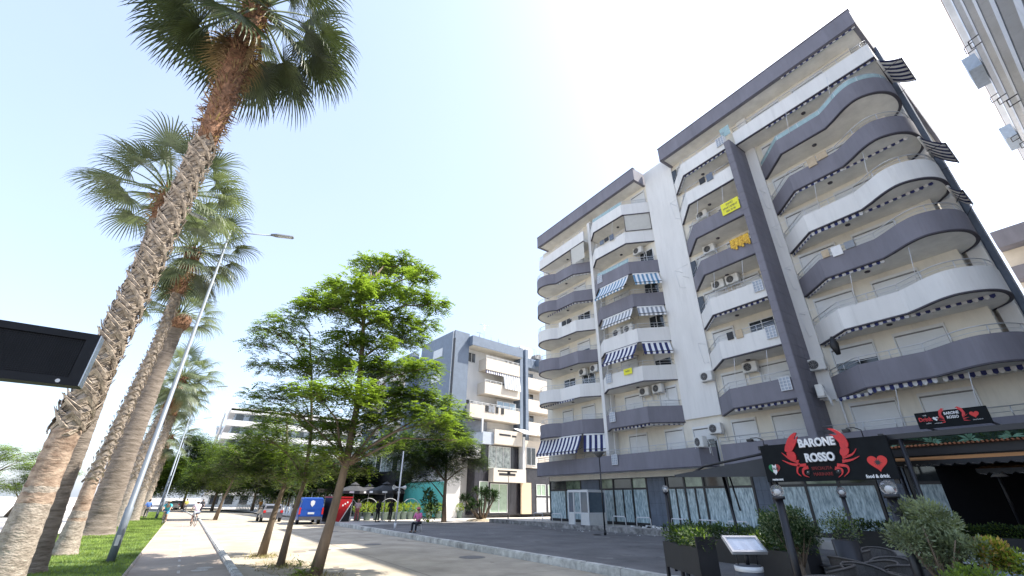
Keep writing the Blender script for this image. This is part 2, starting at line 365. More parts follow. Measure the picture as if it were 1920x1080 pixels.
# plans run from high Y to low Y; inside lies to the left (+X)
P1 = [(25.9, 30.0), (25.2, 30.3), (24.3, 30.25), (23.4, 29.75), (23.0, 28.8), (23.2, 27.85), (23.68, 27.25)]
P1 = arc(P1, 4) + [(23.76, 24.95), (25.0, 23.26)]
P1T = [(25.9, 30.1), (23.95, 30.0), (23.8, 23.3)]
P2 = [(24.4, 22.94), (23.62, 21.85), (23.72, 18.6), (25.35, 16.95), (25.9, 16.95)]
P3 = [(25.2, 14.39), (23.5, 12.7), (23.5, 9.32)]
P4 = [(25.22, 8.29), (23.72, 6.62), (23.7, 4.25)] + arc([(23.45, 3.8), (23.0, 3.05), (22.88, 2.4), (23.25, 1.72), (23.9, 1.32), (24.75, 1.22), (25.5, 1.42), (26.1, 2.0)], 5)
P4T = [(25.9, 9.0), (24.02, 8.9), (24.02, 1.22), (26.8, 1.22)]
P3T = [(25.2, 14.39), (23.75, 12.75), (23.75, 9.32)]
P0A = [(26.6, 31.2), (24.12, 31.2), (24.05, 15.6), (24.9, 15.0)]
P0B = [(24.05, 14.2), (24.0, 1.22), (26.8, 1.22)]
def balcony(pl, k, m, h=1.08, rail=True, railh=.36, hanging=0., wall=WX, cut=None):
    z0 = ZB[k]; z1 = z0 + h; inn = offset(pl, .12)
    b = MB(); n = len(pl)
    v = [(x, y, z) for z, q in ((z0, pl), (z1, pl), (z1, inn), (z0 + .1, inn)) for x, y in q]
    f = []
    for i in range(n - 1):
        f += [(i, n + i, n + i + 1, i + 1), (n + i, 2 * n + i, 2 * n + i + 1, n + i + 1), (2 * n + i, 3 * n + i, 3 * n + i + 1, 2 * n + i + 1)]
    f += [(0, n, 2 * n, 3 * n), (n - 1, 4 * n - 1, 3 * n - 1, 2 * n - 1)]
    b.add(v, f, 0)
    o2 = offset(pl, -.015)
    b.add([(x, y, z) for z, q in ((z0 - .01, o2), (z0 + .05, o2), (z0 - .01, inn)) for x, y in q], [g for i in range(n - 1) for g in ((i, n + i, n + i + 1, i + 1), (i, i + 1, 2 * n + i + 1, 2 * n + i))], 2)
    # slab
    xw = max(wall, pl[0][0], pl[-1][0]) + .05; poly = [(x, y) for x, y in inn] + [(xw, inn[-1][1]), (xw, inn[0][1])]
    b.prism(poly[::-1], z0 + .004, z0 + .16, 1)
    bal = part(b, 'balcony', [m, SOFF, DRIP])
    if rail:
        r = MB(); mid = offset(pl, .06); zz = z1 + railh
        r.tube([(x, y, zz) for x, y in mid], .022, 6); r.tube([(x, y, z1 + railh * .45) for x, y in mid], .012, 5)
        d = 0
        for i in range(n - 1):
            a, c = Vector(mid[i]), Vector(mid[i + 1]); L_ = (c - a).length
            while d < L_:
                p = a + (c - a) * (d / L_); r.tube([(p.x, p.y, z1 - .03), (p.x, p.y, zz)], .018, 6); d += 1.15
            d -= L_
        part(r, 'railing', STEEL, bal)
    lt = MB(); c = Vector(((pl[len(pl) // 2][0] + wall) / 2 + .2, (inn[0][1] + inn[-1][1]) / 2, z0)); lt.lathe([(.001, -.06), (.11, -.05), (.12, -.0)], 10, c=c)
    if k > 0: part(lt, 'ceiling_lamp', DRIP, bal)
    return bal
BAL = {}
cols = {1: 'PWPWPPW', 2: 'PWWPPWW', 3: 'PWWPPWW', 4: 'PWPWPPW'}
for bay, pl in ((1, P1), (2, P2), (3, P3), (4, P4)):
    for k in range(1, 8):
        q = P1T if (bay, k) == (1, 7) else P4T if (bay, k) == (4, 7) else P3T if (bay, k) == (3, 7) else pl
        BAL[bay, k] = balcony(q, k, PURPLE if cols[bay][k - 1] == 'P' else WHITE)
BAL[0, 0] = balcony(P0A, 0, PURPLE, wall=26.6); BAL[0, 1] = balcony(P0B, 0, PURPLE, wall=26.6)
# inner side walls of the bays and ceiling lines
for y0, y1 in ((23.26, 23.42), (22.8, 22.94)):
    b = MB(); b.box(24.9, WX, y0, y1, 4.9, 25.8); part(b, 'side_wall', WHITE)
# balcony side partition and drain pipes
for (x, y, z0, z1) in ((25.15, 8.22, 4.3, 6.4), (25.8, 19.0, 4.5, 25), (25.8, 5.0, 4.5, 25), (25.8, 28.0, 4.5, 25)):
    b = MB(); b.tube([(x, y, z0), (x, y, z1)], .045, 8); part(b, 'drain_pipe', WHITE)

# striped awnings: rolled ones show only a scalloped hem below the slab above
def hem(pl, k, bal, colour=NAVY, drop=.15, step=.16, inset=.10, zoff=0.0, y_lo=-99, y_hi=99):
    b = MB(); q = offset(pl, inset); z = ZB[k] + zoff; s = 0
    for i in range(len(q) - 1):
        a, c = Vector(q[i]), Vector(q[i + 1]); L_ = (c - a).length
        if L_ < .01: continue
        m_ = max(1, round(L_ / step))
        for j in range(m_):
            p, r_ = a + (c - a) * (j / m_), a + (c - a) * ((j + 1) / m_)
            if not (y_lo <= (p.y + r_.y) / 2 <= y_hi): continue
            md = (p + r_) / 2; s += 1
            wob = random.uniform(-.03, .03)
            b.add([(p.x, p.y, z), (r_.x, r_.y, z), (r_.x, r_.y, z - drop * .75), (md.x, md.y, z - drop + wob), (p.x, p.y, z - drop * .75)], [(0, 1, 2, 3, 4)], s % 2)
        ok = [p_ for p_ in (a, c) if y_lo <= p_.y <= y_hi]
        if len(ok) == 2: b.tube([(a.x + .05, a.y, z - .05), (c.x + .05, c.y, z - .05)], .05, 6, 1)
    return part(b, 'awning', [colour, mat('faded_cloth', (.5, .5, .5), .9, .12, 6)], bal)
LINE4 = [(23.85, 8.8), (23.85, 1.3)]
hem(P1[-3:], 6, BAL[1, 6], LGREY); hem([(23.72, 28.9), (23.72, 25.0), (25.0, 23.3)], 5, BAL[1, 5]); hem([(23.6, 30), (23.5, 25.6)], 2, BAL[1, 2])
hem([(23.66, 21.8), (23.72, 18.6), (25.3, 17.0)], 1, BAL[2, 1])
hem(P3T, 7, BAL[3, 7]); hem(P3, 3, BAL[3, 3]); hem(P3[1:], 1, BAL[3, 1], drop=.14)
hem([(23.95, 5.3), (23.95, 1.3)], 8, BAL[4, 7], zoff=0.02); hem([(24.02, 7.0), (24.02, 1.3)], 7, BAL[4, 7])
hem(P4[:3], 5, BAL[4, 5]); hem([(23.75, 4.3), (23.75, 1.6)], 5, BAL[4, 5])
hem(P4[:3], 4, BAL[4, 4], drop=.22); hem([(23.8, 4.2), (23.75, 1.6)], 4, BAL[4, 4])
hem(P4[:3], 3, BAL[4, 3]); hem(P4[:3], 2, BAL[4, 2]); hem([(23.8, 4.2), (23.8, 1.6)], 2, BAL[4, 2])
hem(P4[1:3], 1, BAL[4, 1], drop=.22); hem([(23.8, 4.1), (23.8, 1.4)], 1, BAL[4, 1], drop=.2); hem([(24.4, 8.2), (24.0, 6.6)], 1, BAL[4, 1], zoff=-.1)
def open_awning(a, c, z, out, down, colour, bal, stripe=.16, name='awning'):
    """a, c: ends of the fixed edge (x, y); out: horizontal throw vector; down: drop"""
    b = MB(); a, c = Vector((*a, z)), Vector((*c, z)); o_ = Vector((*out, -down)); n = max(2, round((c - a).length / stripe))
    for i in range(n):
        p, q = a + (c - a) * (i / n), a + (c - a) * ((i + 1) / n)
        for t in range(4):
            s0 = Vector((0, 0, -.10 * math.sin(math.pi * t / 4))); s1 = Vector((0, 0, -.10 * math.sin(math.pi * (t + 1) / 4)))
            b.quad(p + o_ * (t / 4) + s0, q + o_ * (t / 4) + s0, q + o_ * ((t + 1) / 4) + s1, p + o_ * ((t + 1) / 4) + s1, i % 2)
        md = (p + q) / 2 + o_
        b.add([p + o_, q + o_, q + o_ + Vector((0, 0, -.16)), md + Vector((0, 0, -.2)), p + o_ + Vector((0, 0, -.16))], [(0, 1, 2, 3, 4)], i % 2)
    b.tube([a + o_, c + o_], .025, 6, 2); b.tube([a, c], .06, 8, 1)
    for e in (a, c): b.tube([e + Vector((0, 0, -.9)), e + o_], .015, 5, 2)
    return part(b, name, [colour, CLOTHW, FRAME], bal)
open_awning((23.66, 21.7), (23.72, 18.75), ZB[5] - .05, (-.75, 0), 1.15, LBLUE, BAL[2, 5]); open_awning((23.85, 18.45), (25.2, 17.1), ZB[5] - .05, (-.55, -.55), 1.1, LBLUE, BAL[2, 5])
open_awning((23.66, 21.7), (23.72, 18.75), ZB[4] - .05, (-.4, 0), .75, LGREY, BAL[2, 4]); open_awning((23.85, 18.45), (25.2, 17.1), ZB[4] - .05, (-.35, -.35), .72, LGREY, BAL[2, 4])
open_awning((23.66, 21.7), (23.72, 18.75), ZB[3] - .05, (-.6, 0), .95, NAVY, BAL[2, 3], .2); open_awning((23.85, 18.45), (25.2, 17.1), ZB[3] - .05, (-.45, -.45), .85, NAVY, BAL[2, 3], .2)
open_awning((23.45, 29.7), (23.78, 25.1), ZB[1] - .05, (-.55, 0), 1.15, NAVY, BAL[1, 1], .2); open_awning((23.8, 24.9), (24.9, 23.4), ZB[1] - .05, (-.4, -.3), 1.1, NAVY, BAL[1, 1], .2)
open_awning((24.3, 1.2), (26.6, 1.2), ZB[7] - .1, (.1, -.78), .6, NAVY, BAL[4, 7], .2); open_awning((24.2, 1.3), (26.4, 1.3), ZB[5] - .1, (0, -.65), .9, NAVY, BAL[4, 5], .2); open_awning((24.6, 1.3), (26.3, 1.3), ZB[4] - .1, (0, -.35), .45, NAVY, BAL[4, 4], .2)

# roller shutters and windows on the inner walls
ORND = random.Random(17)
def opening(y, z, w_, h, kind, x=WX):
    b = MB()
    if kind == 's':
        op = 0 if ORND.random() > .28 else ORND.choice((.25, .45, .7)) * h
        b.box(x - .07, x, y - .07, y - .02, z, z + h + .06, 0); b.box(x - .07, x, y + w_ + .02, y + w_ + .07, z, z + h + .06, 0); b.box(x - .09, x, y - .07, y + w_ + .07, z + h + .06, z + h + .2, 0)
        if op:
            g = MB(); g.box(x - .02, x + .01, y, y + w_, z, z + op)
            part(g, 'pane', DARKG); z += op; h -= op
        b.box(x - .035, x + .02, y, y + w_, z, z + h, 0); b.box(x - .05, x, y - .04, y + w_ + .04, z + h, z + h + .05, 1); b.box(x - .04, x, y - .03, y, z, z + h, 1)
        for i in range(1, int(h / .1)): b.box(x - .042, x - .034, y, y + w_, z + i * .1, z + i * .1 + .012, 0)
        return part(b, 'roller_shutter', [SHUT, mat('shutter_gap', (.2, .2, .2), .8)])
    b.box(x - .05, x, y, y + w_, z, z + .06, 0); b.box(x - .05, x, y, y + w_, z + h - .06, z + h, 0)
    for i in range(3): b.box(x - .05, x, y + i * (w_ - .05) / 2, y + i * (w_ - .05) / 2 + .05, z + .06, z + h - .06, 0)
    wdw = part(b, 'window', [SHUT])
    g = MB(); g.box(x - .02, x + .01, y + .05, y + w_ - .05, z + .06, z + h - .06); part(g, 'pane', DARKG, wdw)
for k in range(0, 8):
    z = ZB[k] + .2
    rnd = random.Random(k * 5)
    if k in (0, 1, 3, 5, 6): opening(25.0, z, 1.4, 2.1, 's'); opening(27.6, z + .1, 1.2, 2.0, 's')
    else: opening(24.6, z, 1.6, 2.1, 'w'); opening(27.0, z + .8, 1.5, 1.3, 'w')
    if k in (3, 5, 4): opening(17.3, z + .2, 1.3, 1.9, 'w')
    else: opening(17.3, z, 1.3, 2.1, 's')
    opening(20.2, z, 1.5, 2.1, 's')
    opening(10.1 if k != 3 else 10.3, z, 1.5, 2.15, 'w' if k in (2, 7) else 's'); opening(12.6, z, 1.3, 2.1, 's')
    opening(6.2, z, 1.7, 2.1, 's'); opening(3.6, z, 1.7, 2.1, 's' if k != 4 else 's'); 
    if k == 4: opening(1.9, z + .9, .8, 1.2, 'w')
    if k == 0: opening(15.1, z, 1.4, 2.0, 's'); opening(9.4, z + .1, .7, 1.7, 'w')
# little windows beside the fin in the plain wall corner, enclosed corner boxes
for k in (7, 4, 3):
    b = MB(); b.box(25.15, 25.2, 14.0, 14.38, ZB[k] + 1.1, ZB[k] + 2.3, 0); part(b, 'small_window', [DARKG])
b = MB(); pc = mat('panel_cream', (.5, .49, .45), .7, .05)
b.add([(23.8, 18.5, ZB[6] + 1.1), (25.25, 17.05, ZB[6] + 1.1), (25.25, 17.05, ZB[7] - .03), (23.8, 18.5, ZB[7] - .03)], [(0, 1, 2, 3)]); 
b.tube([(23.78, 18.48, ZB[6] + 1.15), (25.2, 17.02, ZB[6] + 1.15), (25.2, 17.02, ZB[7] - .05), (23.78, 18.48, ZB[7] - .05), (23.78, 18.48, ZB[6] + 1.15)], .03, 5, 1)
part(b, 'balcony_screen', [pc, DRIP])
b = MB(); b.add([(23.85, 25.1, ZB[6] + 1.1), (23.85, 23.35, ZB[6] + 1.1), (23.85, 23.35, ZB[7] - .03), (23.85, 25.1, ZB[7] - .03)], [(0, 1, 2, 3)]); b.tube([(23.84, 25.1, ZB[6] + 1.1), (23.84, 25.1, ZB[7])], .03, 5, 1); part(b, 'balcony_screen', [pc, DRIP])
# white lattice inserts in the parapets
for (x, y, k) in ((23.46, 9.45, 3), (23.46, 9.45, 2), (23.46, 9.45, 1), (23.6, 21.3, 5), (23.6, 21.35, 2), (23.6, 21.35, 1), (24.02, 21.9, 0), (23.7, 9.4, 7)):
    b = MB(); z = ZB[k] + .45
    b.box(x - .02, x, y, y + .55, z, z + .68, 0)
    for i in range(4): b.box(x - .05, x - .02, y + i * .17, y + i * .17 + .03, z, z + .68, 1)
    for i in range(5): b.box(x - .052, x - .05, y, y + .55, z + i * .16, z + i * .16 + .03, 1)
    part(b, 'lattice_panel', [mat('lattice_back', (.33, .38, .45), .4), PALEPIPE])
# awning arms and drying frames sticking out of the balconies
def rods(name, segs, m=STEEL, r=.014):
    b = MB()
    for s_ in segs: b.tube(s_, r, 5)
    return part(b, name, m)
for k, x, y in ((5, 24.3, 8.5), (4, 24.4, 8.5), (2, 24.4, 8.5), (3, 24.4, 8.5), (6, 24.3, 14.5), (2, 24.3, 14.5), (4, 24.2, 15.1)):
    z = ZB[k] + .3
    rods('drying_rack', [[(25.2, y, z + 1.5), (x, y, z + 1.35)], [(25.2, y, z + .3), (x + .3, y, z + .1), (x, y, z + 1.35)], [(x, y, z + 1.35), (x - .05, y - 1.1, z + 1.35)], [(25.2, y - .4, z + .9), (x + .2, y - .4, z + .8)]], PALEPIPE, .013)
for k in range(1, 8):
    for (x, y) in ((23.62, 5.6), (23.15, 3.2), (23.4, 12.0), (23.4, 10.2), (23.6, 19.6)):
        if (k + int(y)) % 2 == 0: rods('awning_arm', [[(x + .05, y, ZB[k] - .1), (x - .02, y + .12, ZB[k] - 1.0), (x + .1, y + .25, ZB[k] - 1.75)]], PALEPIPE, .012)
rods('roof_line', [[(28, 1.2, 19.2), (28.4, -.1, 18.3)], [(28.0, 1.2, 15.4), (28.3, -.4, 15.2), (27.9, -.4, 14.7)]], PALEPIPE, .012)
# glass screens on top balconies
b = MB(); b.box(23.9, 23.92, 8.95, 9.6, ZB[7] + 1.1, ZB[7] + 1.9); part(b, 'glass_screen', mat('pale_green_glass', (.3, .42, .43), .15))
for pl_, bal_, k_ in ((P4[:-6], BAL[4, 6], 6), (P2[1:3], BAL[2, 5], 5), (P2[1:3], BAL[2, 7], 7)):
    b = MB(); q = offset(pl_, .05); n = len(q); z = ZB[k_] + 1.09
    b.add([(x, y, z) for x, y in q] + [(x, y, z + .32) for x, y in q], [(i, i + 1, n + i + 1, n + i) for i in range(n - 1)]); part(b, 'glass_screen', MATS['pale_green_glass'], bal_)

LAU = [mat('laundry_blue', (.14, .17, .22), .9), LGREY, CLOTHW, BLACK, mat('laundry_tan', (.45, .36, .25), .9)]
for bk, x, y0, n_ in (((4, 3), 23.66, 5.0, 3), ((3, 6), 23.46, 10.6, 2), ((2, 6), 23.55, 19.6, 3), ((1, 4), 23.7, 25.6, 3), ((4, 5), 23.66, 4.6, 2), ((3, 2), 23.46, 11.2, 2)):
    rd = random.Random(int(y0 * 10)); z = ZB[bk[1]] + 1.45
    for i in range(n_): b = MB(); b.box(x - .02, x + .02, y0 + i * .55, y0 + i * .55 + rd.uniform(.3, .5), z - rd.uniform(.3, .6), z); part(b, 'laundry', rd.choice(LAU), BAL[bk])
b = MB(); b.tube([(23.9, 7.3, ZB[2] - .1), (23.9, 7.3, ZB[2] - .5), (23.92, 7.25, ZB[2] - 1.0)], [.05, .2, .1], 8); part(b, 'hanging_jacket', BLACK, BAL[4, 2])
# shop front
def shop(yh, yl, nm, mull, half=()):
    x = 26.0
    f = MB(); f.box(x - .03, x + .06, yl, yh, .42, .62); f.box(x - .03, x + .06, yl, yh, 2.66, 2.78); f.box(x - .03, x + .06, yl, yh, 3.66, 3.8)
    for y in [yh, yl] + list(mull): f.box(x - .045, x + .07, y - .06, y + .06, .4, 3.82)
    for y in half: f.box(x - .04, x + .065, y - .045, y + .045, .62, 2.66)
    fr = part(f, 'shopfront', FRAME)
    cuts = sorted([yh, yl] + list(mull))
    for i in range(len(cuts) - 1):
        g = MB(); g.box(x + .01, x + .02, cuts[i] + .06, cuts[i + 1] - .06, 2.78, 3.66); part(g, 'upper_pane', REFLG if (i + int(yh)) % 2 else DARKG, fr)
    c2 = sorted(cuts + list(half))
    for i in range(len(c2) - 1):
        g = MB(); g.box(x + .01, x + .02, c2[i] + .05, c2[i + 1] - .05, .62, 2.66); part(g, 'lower_pane', PAINTG, fr)
shop(31.8, 27.9, '', (29.75,)); shop(25.7, 21.3, '', (24.4, 22.6), (23.5,)); shop(19.6, 13.9, '', (18.3, 16.95, 15.4), (19.0, 17.6)); shop(12.6, 8.2, '', (11.2, 9.7)); shop(6.9, 2.0, '', (5.2, 3.6))
for y0, y1 in ((25.8, 27.8), (19.75, 21.2), (12.75, 13.8), (7.0, 8.1), (1.3, 1.9)):
    w_ = MB(); w_.box(25.97, 26.6, y0, y1, .42, 3.9); wl = part(w_, 'shop_pier', FRAME)
    n = 3; g = MB(); ww = (y1 - y0) / n
    g.box(-.03, 0, .004, ww - .008, .004, .69); gm = g.mesh('cladding_slab', GREYTILE)
    for i in range(n):
        for j in range(5): inst('cladding_slab', gm, wl, (25.97 - BX, y0 + i * ww - 1.2, .0 + j * .695))

# ------------------------------------------------------------------ things fixed to the main building
def ac_proto():
    t = thing('air_conditioner', (0, 0, 0), '', 'air conditioner', 'air conditioner units hung on the apartment block')
    b = MB(); b.box(-.16, .16, -.42, .42, 0, .58); bm = bmesh.new(); me = b.mesh('casing', ACW); bm.from_mesh(me); bmesh.ops.bevel(bm, geom=bm.edges[:], offset=.025, segments=2, affect='EDGES'); bm.to_mesh(me); bm.free(); inst('casing', me, t)
    g = MB()
    for rr in (.06, .12, .18, .235): g.tube([(-.175, .1 + rr * math.cos(a), .29 + rr * math.sin(a)) for a in [i * math.pi / 9 for i in range(19)]], .008, 4, cap=False)
    for a in range(8): g.tube([(-.176, .1, .29), (-.176, .1 + .235 * math.cos(a * math.pi / 4), .29 + .235 * math.sin(a * math.pi / 4))], .006, 4)
    g.build('fan_grille', mat('grille_grey', (.3, .3, .3), .5), t)
    d = MB(); d.lathe([(.0001, 0), (.22, 0)], 20); me = d.mesh('fan', BLACK); inst('fan', me, t, (-.164, .1, .29), (0, R(-90), 0))
    for y_ in (-.35, .31): k = MB(); k.box(-.18, .3, y_, y_ + .04, -.04, 0); k.box(.26, .3, y_, y_ + .04, -.35, -.04); k.build('bracket', PALEPIPE, t)
    p = MB(); p.tube([(.16, -.44, .4), (.2, -.5, .2), (.28, -.5, -.5)], .015, 5); p.build('hose', ACW, t)
    return t
ac = ac_proto()
acs = [((24.9, 8.66, 7.96), 'air conditioner on the white wall just right of the purple fin', R(10)),
 ((24.3, 8.6, 6.5), 'air conditioner turned sideways on brackets against the purple fin', R(-75)),
 ((24.95, 14.72, 8.66), 'single air conditioner on the plain white wall beside a purple balcony', 0), ((24.95, 11.95, 8.62), 'air conditioner alone under the lowest white balcony left of the fin', 0),
 ((25.0, 14.85, 5.55), 'upper of two air conditioners above the dark canopy', 0), ((24.1, 15.42, 4.78), 'lower big air conditioner above the dark canopy at the balcony end', R(-20)),
 ((24.95, 19.6, 8.62), 'left of two air conditioners side by side under the lowest white angular balcony', 0), ((24.95, 18.45, 8.62), 'right of two air conditioners side by side under the lowest white angular balcony', 0),
 ((24.95, 25.65, 11.38), 'left air conditioner of the pair on the far wavy balconies', 0), ((24.95, 24.3, 11.38), 'right air conditioner of the pair on the far wavy balconies, beside the thin pier', 0),
 ((24.75, 11.6, 14.16), 'right of two air conditioners under the lower purple balcony left of the fin', 0), ((24.75, 12.55, 14.16), 'left of two air conditioners under the lower purple balcony left of the fin', 0),
 ((24.85, 12.65, 16.95), 'air conditioner directly above the lower purple balcony left of the fin', 0), ((24.85, 12.6, 19.72), 'air conditioner directly above the upper purple balcony left of the fin', 0),
 ((24.9, 18.4, 19.7), 'air conditioner under the second white angular balcony from the roof', 0), ((23.95, 20.6, ZB[3] + 1.08), 'left air conditioner standing on the white parapet below the grey striped awning', 0), ((23.95, 19.5, ZB[3] + 1.08), 'right air conditioner standing on the white parapet below the grey striped awning', 0)]
for i, (loc, lab, rz) in enumerate(acs):
    if i == 0: ac.location = loc; ac.rotation_euler = (0, 0, rz); ac['label'] = lab
    else: copy_tree(ac, loc, rz, lab)
YB = mat('banner_yellow', (.75, .72, .05), .7, .05); OB = mat('banner_orange', (.55, .2, .02), .7, .5, 14, col2=(.62, .42, .05)); INK = mat('ink', (.03, .03, .1), .7)
t = thing('banner', (23.42, 9.5, ZB[5] + .55), 'bright yellow banner with small blue writing on the upper purple balcony by the fin', 'banner')
b = MB(); b.box(0, .012, -.05, 1.1, 0, .85); b.build('cloth', YB, t)
for i, s_ in enumerate(('SHITET', 'APARTAMENT', '069 20 40')): text('lettering', s_, .2, INK, t, (-.012, .52, .66 - i * .25), FACE_W, .002, .75)
t = thing('banner', (23.42, 9.5, ZB[4] + .7), 'orange and yellow patterned cloth hung on the lower purple balcony by the fin', 'banner')
b = MB(); 
for i in range(9): b.box(-.01 - .02 * (i % 2), .012, i * .13 - .05, i * .13 + .08, .1 * (i % 3), .75)
b.build('cloth', OB, t)
t = thing('banner', (23.6, 19.4, ZB[2] + .7), 'small yellow banner on the white balcony under navy striped awnings', 'banner')
b = MB(); b.box(-.02, .0, 0, .75, .0, .42); b.build('cloth', YB, t); text('lettering', 'SHITET', .16, INK, t, (-.03, .37, .22), FACE_W, .002, .8)

# ------------------------------------------------------------------ generic building bits for the neighbours
def bpart(root, b, name, mats, parent=None, **kw):
    base = root.location
    o = bpy.data.objects.new(name, b.mesh(name, mats)); COL.objects.link(o); o.parent = parent or root; tag(o, **kw); return o
# second building: local axes a (along its sunny face) and inwards
A2 = R(84); a2 = Vector((math.sin(A2), math.cos(A2), 0))
bl2 = thing('apartment_building', (23.9, 45, .15), 'blue-grey and white apartment block with a tall dark slot at its corner, beyond the plaza', 'building', rz=R(90 - 84))
# local frame: +x runs along the sunny face, +y goes back into the building, front plane y=0 (balcony fronts)
FW = 1.6
b = MB(); b.box(1.0, 9.3, FW, 14, .0, 19.6); bpart(bl2, b, 'wall', WHITE)
b = MB(); b.box(9.3, 18, FW + 1.2, 14, 0, 19.2); bpart(bl2, b, 'wall', WHITE)
b = MB(); b.box(-1.2, 1.0, .7, 9, 9.6, 21.0); bpart(bl2, b, 'corner_tower', BLUE2)
b = MB(); b.box(-1.0, 1.0, .9, 24, 0, 9.6); bpart(bl2, b, 'wall', WHITE)
b = MB(); b.box(-.9, 2.0, 9, 24, 9.6, 19.5); bpart(bl2, b, 'street_wall', WHITE)
b = MB(); b.box(-1.32, -1.2, .55, .85, 9.9, 19.9, 0); b.box(-1.34, -1.22, .9, 1.0, 9.9, 21.0, 1); bpart(bl2, b, 'corner_slot', [FRAME, SHUT])
for z in (18.2, 15.0, 12.0): 
    b = MB(); b.box(-1.26, -1.2, 3.4, 5.6, z, z + 1.1); bpart(bl2, b, 'window', mat('pale_pane', (.55, .58, .6), .4))
b = MB(); b.box(.95, 9.5, -.1, 3, 19.35, 20.6, 0); b.box(1.1, 9.4, 0, 3, 19.3, 19.35, 1); bpart(bl2, b, 'roof', [BLUE2, CREAM])
b = MB(); b.box(-2.3, -1.25, 9.5, 24, 18.6, 19.9, 0); b.box(-2.2, -1, 9.6, 24, 18.55, 18.6, 1); bpart(bl2, b, 'roof', [BLUE2, CREAM])
IVORY = mat('ivory_parapet', (.62, .56, .48), .8, .05)
def bal2(x0, x1, z0, z1, m=IVORY, y0=0, y1=FW, rail=True):
    b = MB(); b.box(x0, x1, y0, y0 + .14, z0, z1); b.box(x0, x0 + .12, y0 + .14, y1, z0, z1); b.box(x1 - .12, x1, y0 + .14, y1, z0, z1); b.box(x0 + .12, x1 - .12, y0 + .14, y1, z0 + .002, z0 + .15)
    o = bpart(bl2, b, 'balcony', m)
    if rail:
        r = MB(); r.box(x0, x1, y0 + .04, y0 + .09, z1 + .28, z1 + .33); r.box(x0, x1, y0 + .04, y0 + .08, z1 + .12, z1 + .15)
        for i in range(int((x1 - x0) / .9) + 1): r.box(x0 + i * .9, x0 + i * .9 + .05, y0 + .04, y0 + .09, z1, z1 + .28)
        bpart(bl2, r, 'railing', SHUT, o)
    return o
bal2(3.3, 9.0, 16.65, 18.15); bA = bal2(3.2, 9.0, 13.6, 15.05); bB = bal2(1.1, 9.0, 10.55, 12.1)
def win2(x, z, w_, h, y=FW, m=DARKG, n=2):
    b = MB()
    for i in range(n + 1): b.box(x + i * (w_ - .07) / n, x + i * (w_ - .07) / n + .07, y - .06, y, z, z + h)
    b.box(x, x + w_, y - .055, y, z, z + .06); b.box(x, x + w_, y - .055, y, z + h - .06, z + h)
    o = bpart(bl2, b, 'window', SHUT); g = MB(); g.box(x + .05, x + w_ - .05, y - .02, y + .01, z + .05, z + h - .05); bpart(bl2, g, 'pane', m, o)
for z in (17.6, 11.6): win2(1.4, z, 1.3, 1.3, FW)
win2(7.6, 16.9, 1.3, 2.2); win2(4.9, 13.8, 3.2, 2.0, m=DARKG, n=4); win2(5.2, 10.8, 3.4, 2.0, n=4); win2(5.6, 10.8, 3.2, 2.3, y=.6, m=mat('blue_glass', (.3, .4, .48), .2), n=3)
b = MB()
for i in range(14): b.quad((6.2 + i * .2, .1, 16.6), (6.4 + i * .2, .1, 16.6), (6.4 + i * .2, -.25, 14.6), (6.2 + i * .2, -.25, 14.6), i % 2)
bpart(bl2, b, 'awning', [LGREY, CLOTHW], bA)
b = MB()
for i in range(16): b.quad((3.3 + i * .18, .1, 16.6), (3.48 + i * .18, .1, 16.6), (3.48 + i * .18, 0, 16.2), (3.3 + i * .18, 0, 16.2), i % 2)
bpart(bl2, b, 'awning', [NAVY, CLOTHW], bA)
b = MB()
for i, (x, m_) in enumerate(((3.4, 0), (3.9, 1), (4.4, 1), (5.0, 0), (5.9, 0))): b.box(x, x + .42, -.05, -.02, 11.4, 12.15, m_)
bpart(bl2, b, 'laundry', [BLACK, LGREY], bB)
# right vertical fins and the strip beyond
for x in (9.35, 10.35):
    b = MB(); b.box(x, x + .5, .3, FW + 1.2, 8.6, 20.9); bpart(bl2, b, 'fin', BLUE2)
b = MB(); b.box(9.85, 10.35, .9, FW + 1.1, 8.6, 20.7); bpart(bl2, b, 'stair_wall', WHITE)
for z in (10.2, 13.1, 16.0): win2(9.75, z, .7, 1.2, .9, n=1)
for i, z in enumerate((10.9, 13.9, 16.9)):
    bal2(11.4, 18, z - 1.3, z + .3, IVORY, .9, FW + 1.2, rail=False); win2(12.4, z + .5, 1.7, 1.1, FW + 1.2)
b = MB(); b.box(10.9, 18, 1.6, 4, 18.9, 20.2, 0); b.box(13.5, 18, .6, 1.6, 19.2, 20.2, 0); bpart(bl2, b, 'roof', [BLUE2])
b = MB(); b.box(11.1, 13.4, 2.2, 5, 20.2, 22.1); bpart(bl2, b, 'roof_room', WHITE)
# lower part: blue band, white sign band, black tiled bay with big windows, lower sign box
b = MB(); b.box(-1.1, 2.8, -.5, .9, 7.55, 8.8, 0); b.box(2.8, 4.4, -.5, .6, 7.65, 9.0, 1); b.box(-1.0, 2.7, -.3, .9, 6.0, 7.5, 2); bpart(bl2, b, 'first_floor_band', [BLUE2, mat('pale_blue_paint', (.42, .47, .53), .7, .05), WHITE])
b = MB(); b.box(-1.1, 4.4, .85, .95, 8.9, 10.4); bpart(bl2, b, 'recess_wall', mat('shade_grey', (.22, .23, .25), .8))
b = MB(); b.box(2.65, 2.85, -.45, -.25, 8.8, 10.5); bpart(bl2, b, 'column', SHUT)
b = MB(); b.box(4.4, 8.8, -.7, .6, 7.75, 9.4, 0); b.box(5.1, 6.9, -.72, -.7, 8.75, 8.95, 1); b.box(7.1, 7.8, -.72, -.7, 8.7, 8.9, 1); bpart(bl2, b, 'upper_sign_band', [IVORY, FRAME])
b = MB(); b.box(2.3, 9.3, .2, FW, .3, 7.6); bpart(bl2, b, 'tiled_bay', BLACKTILE)
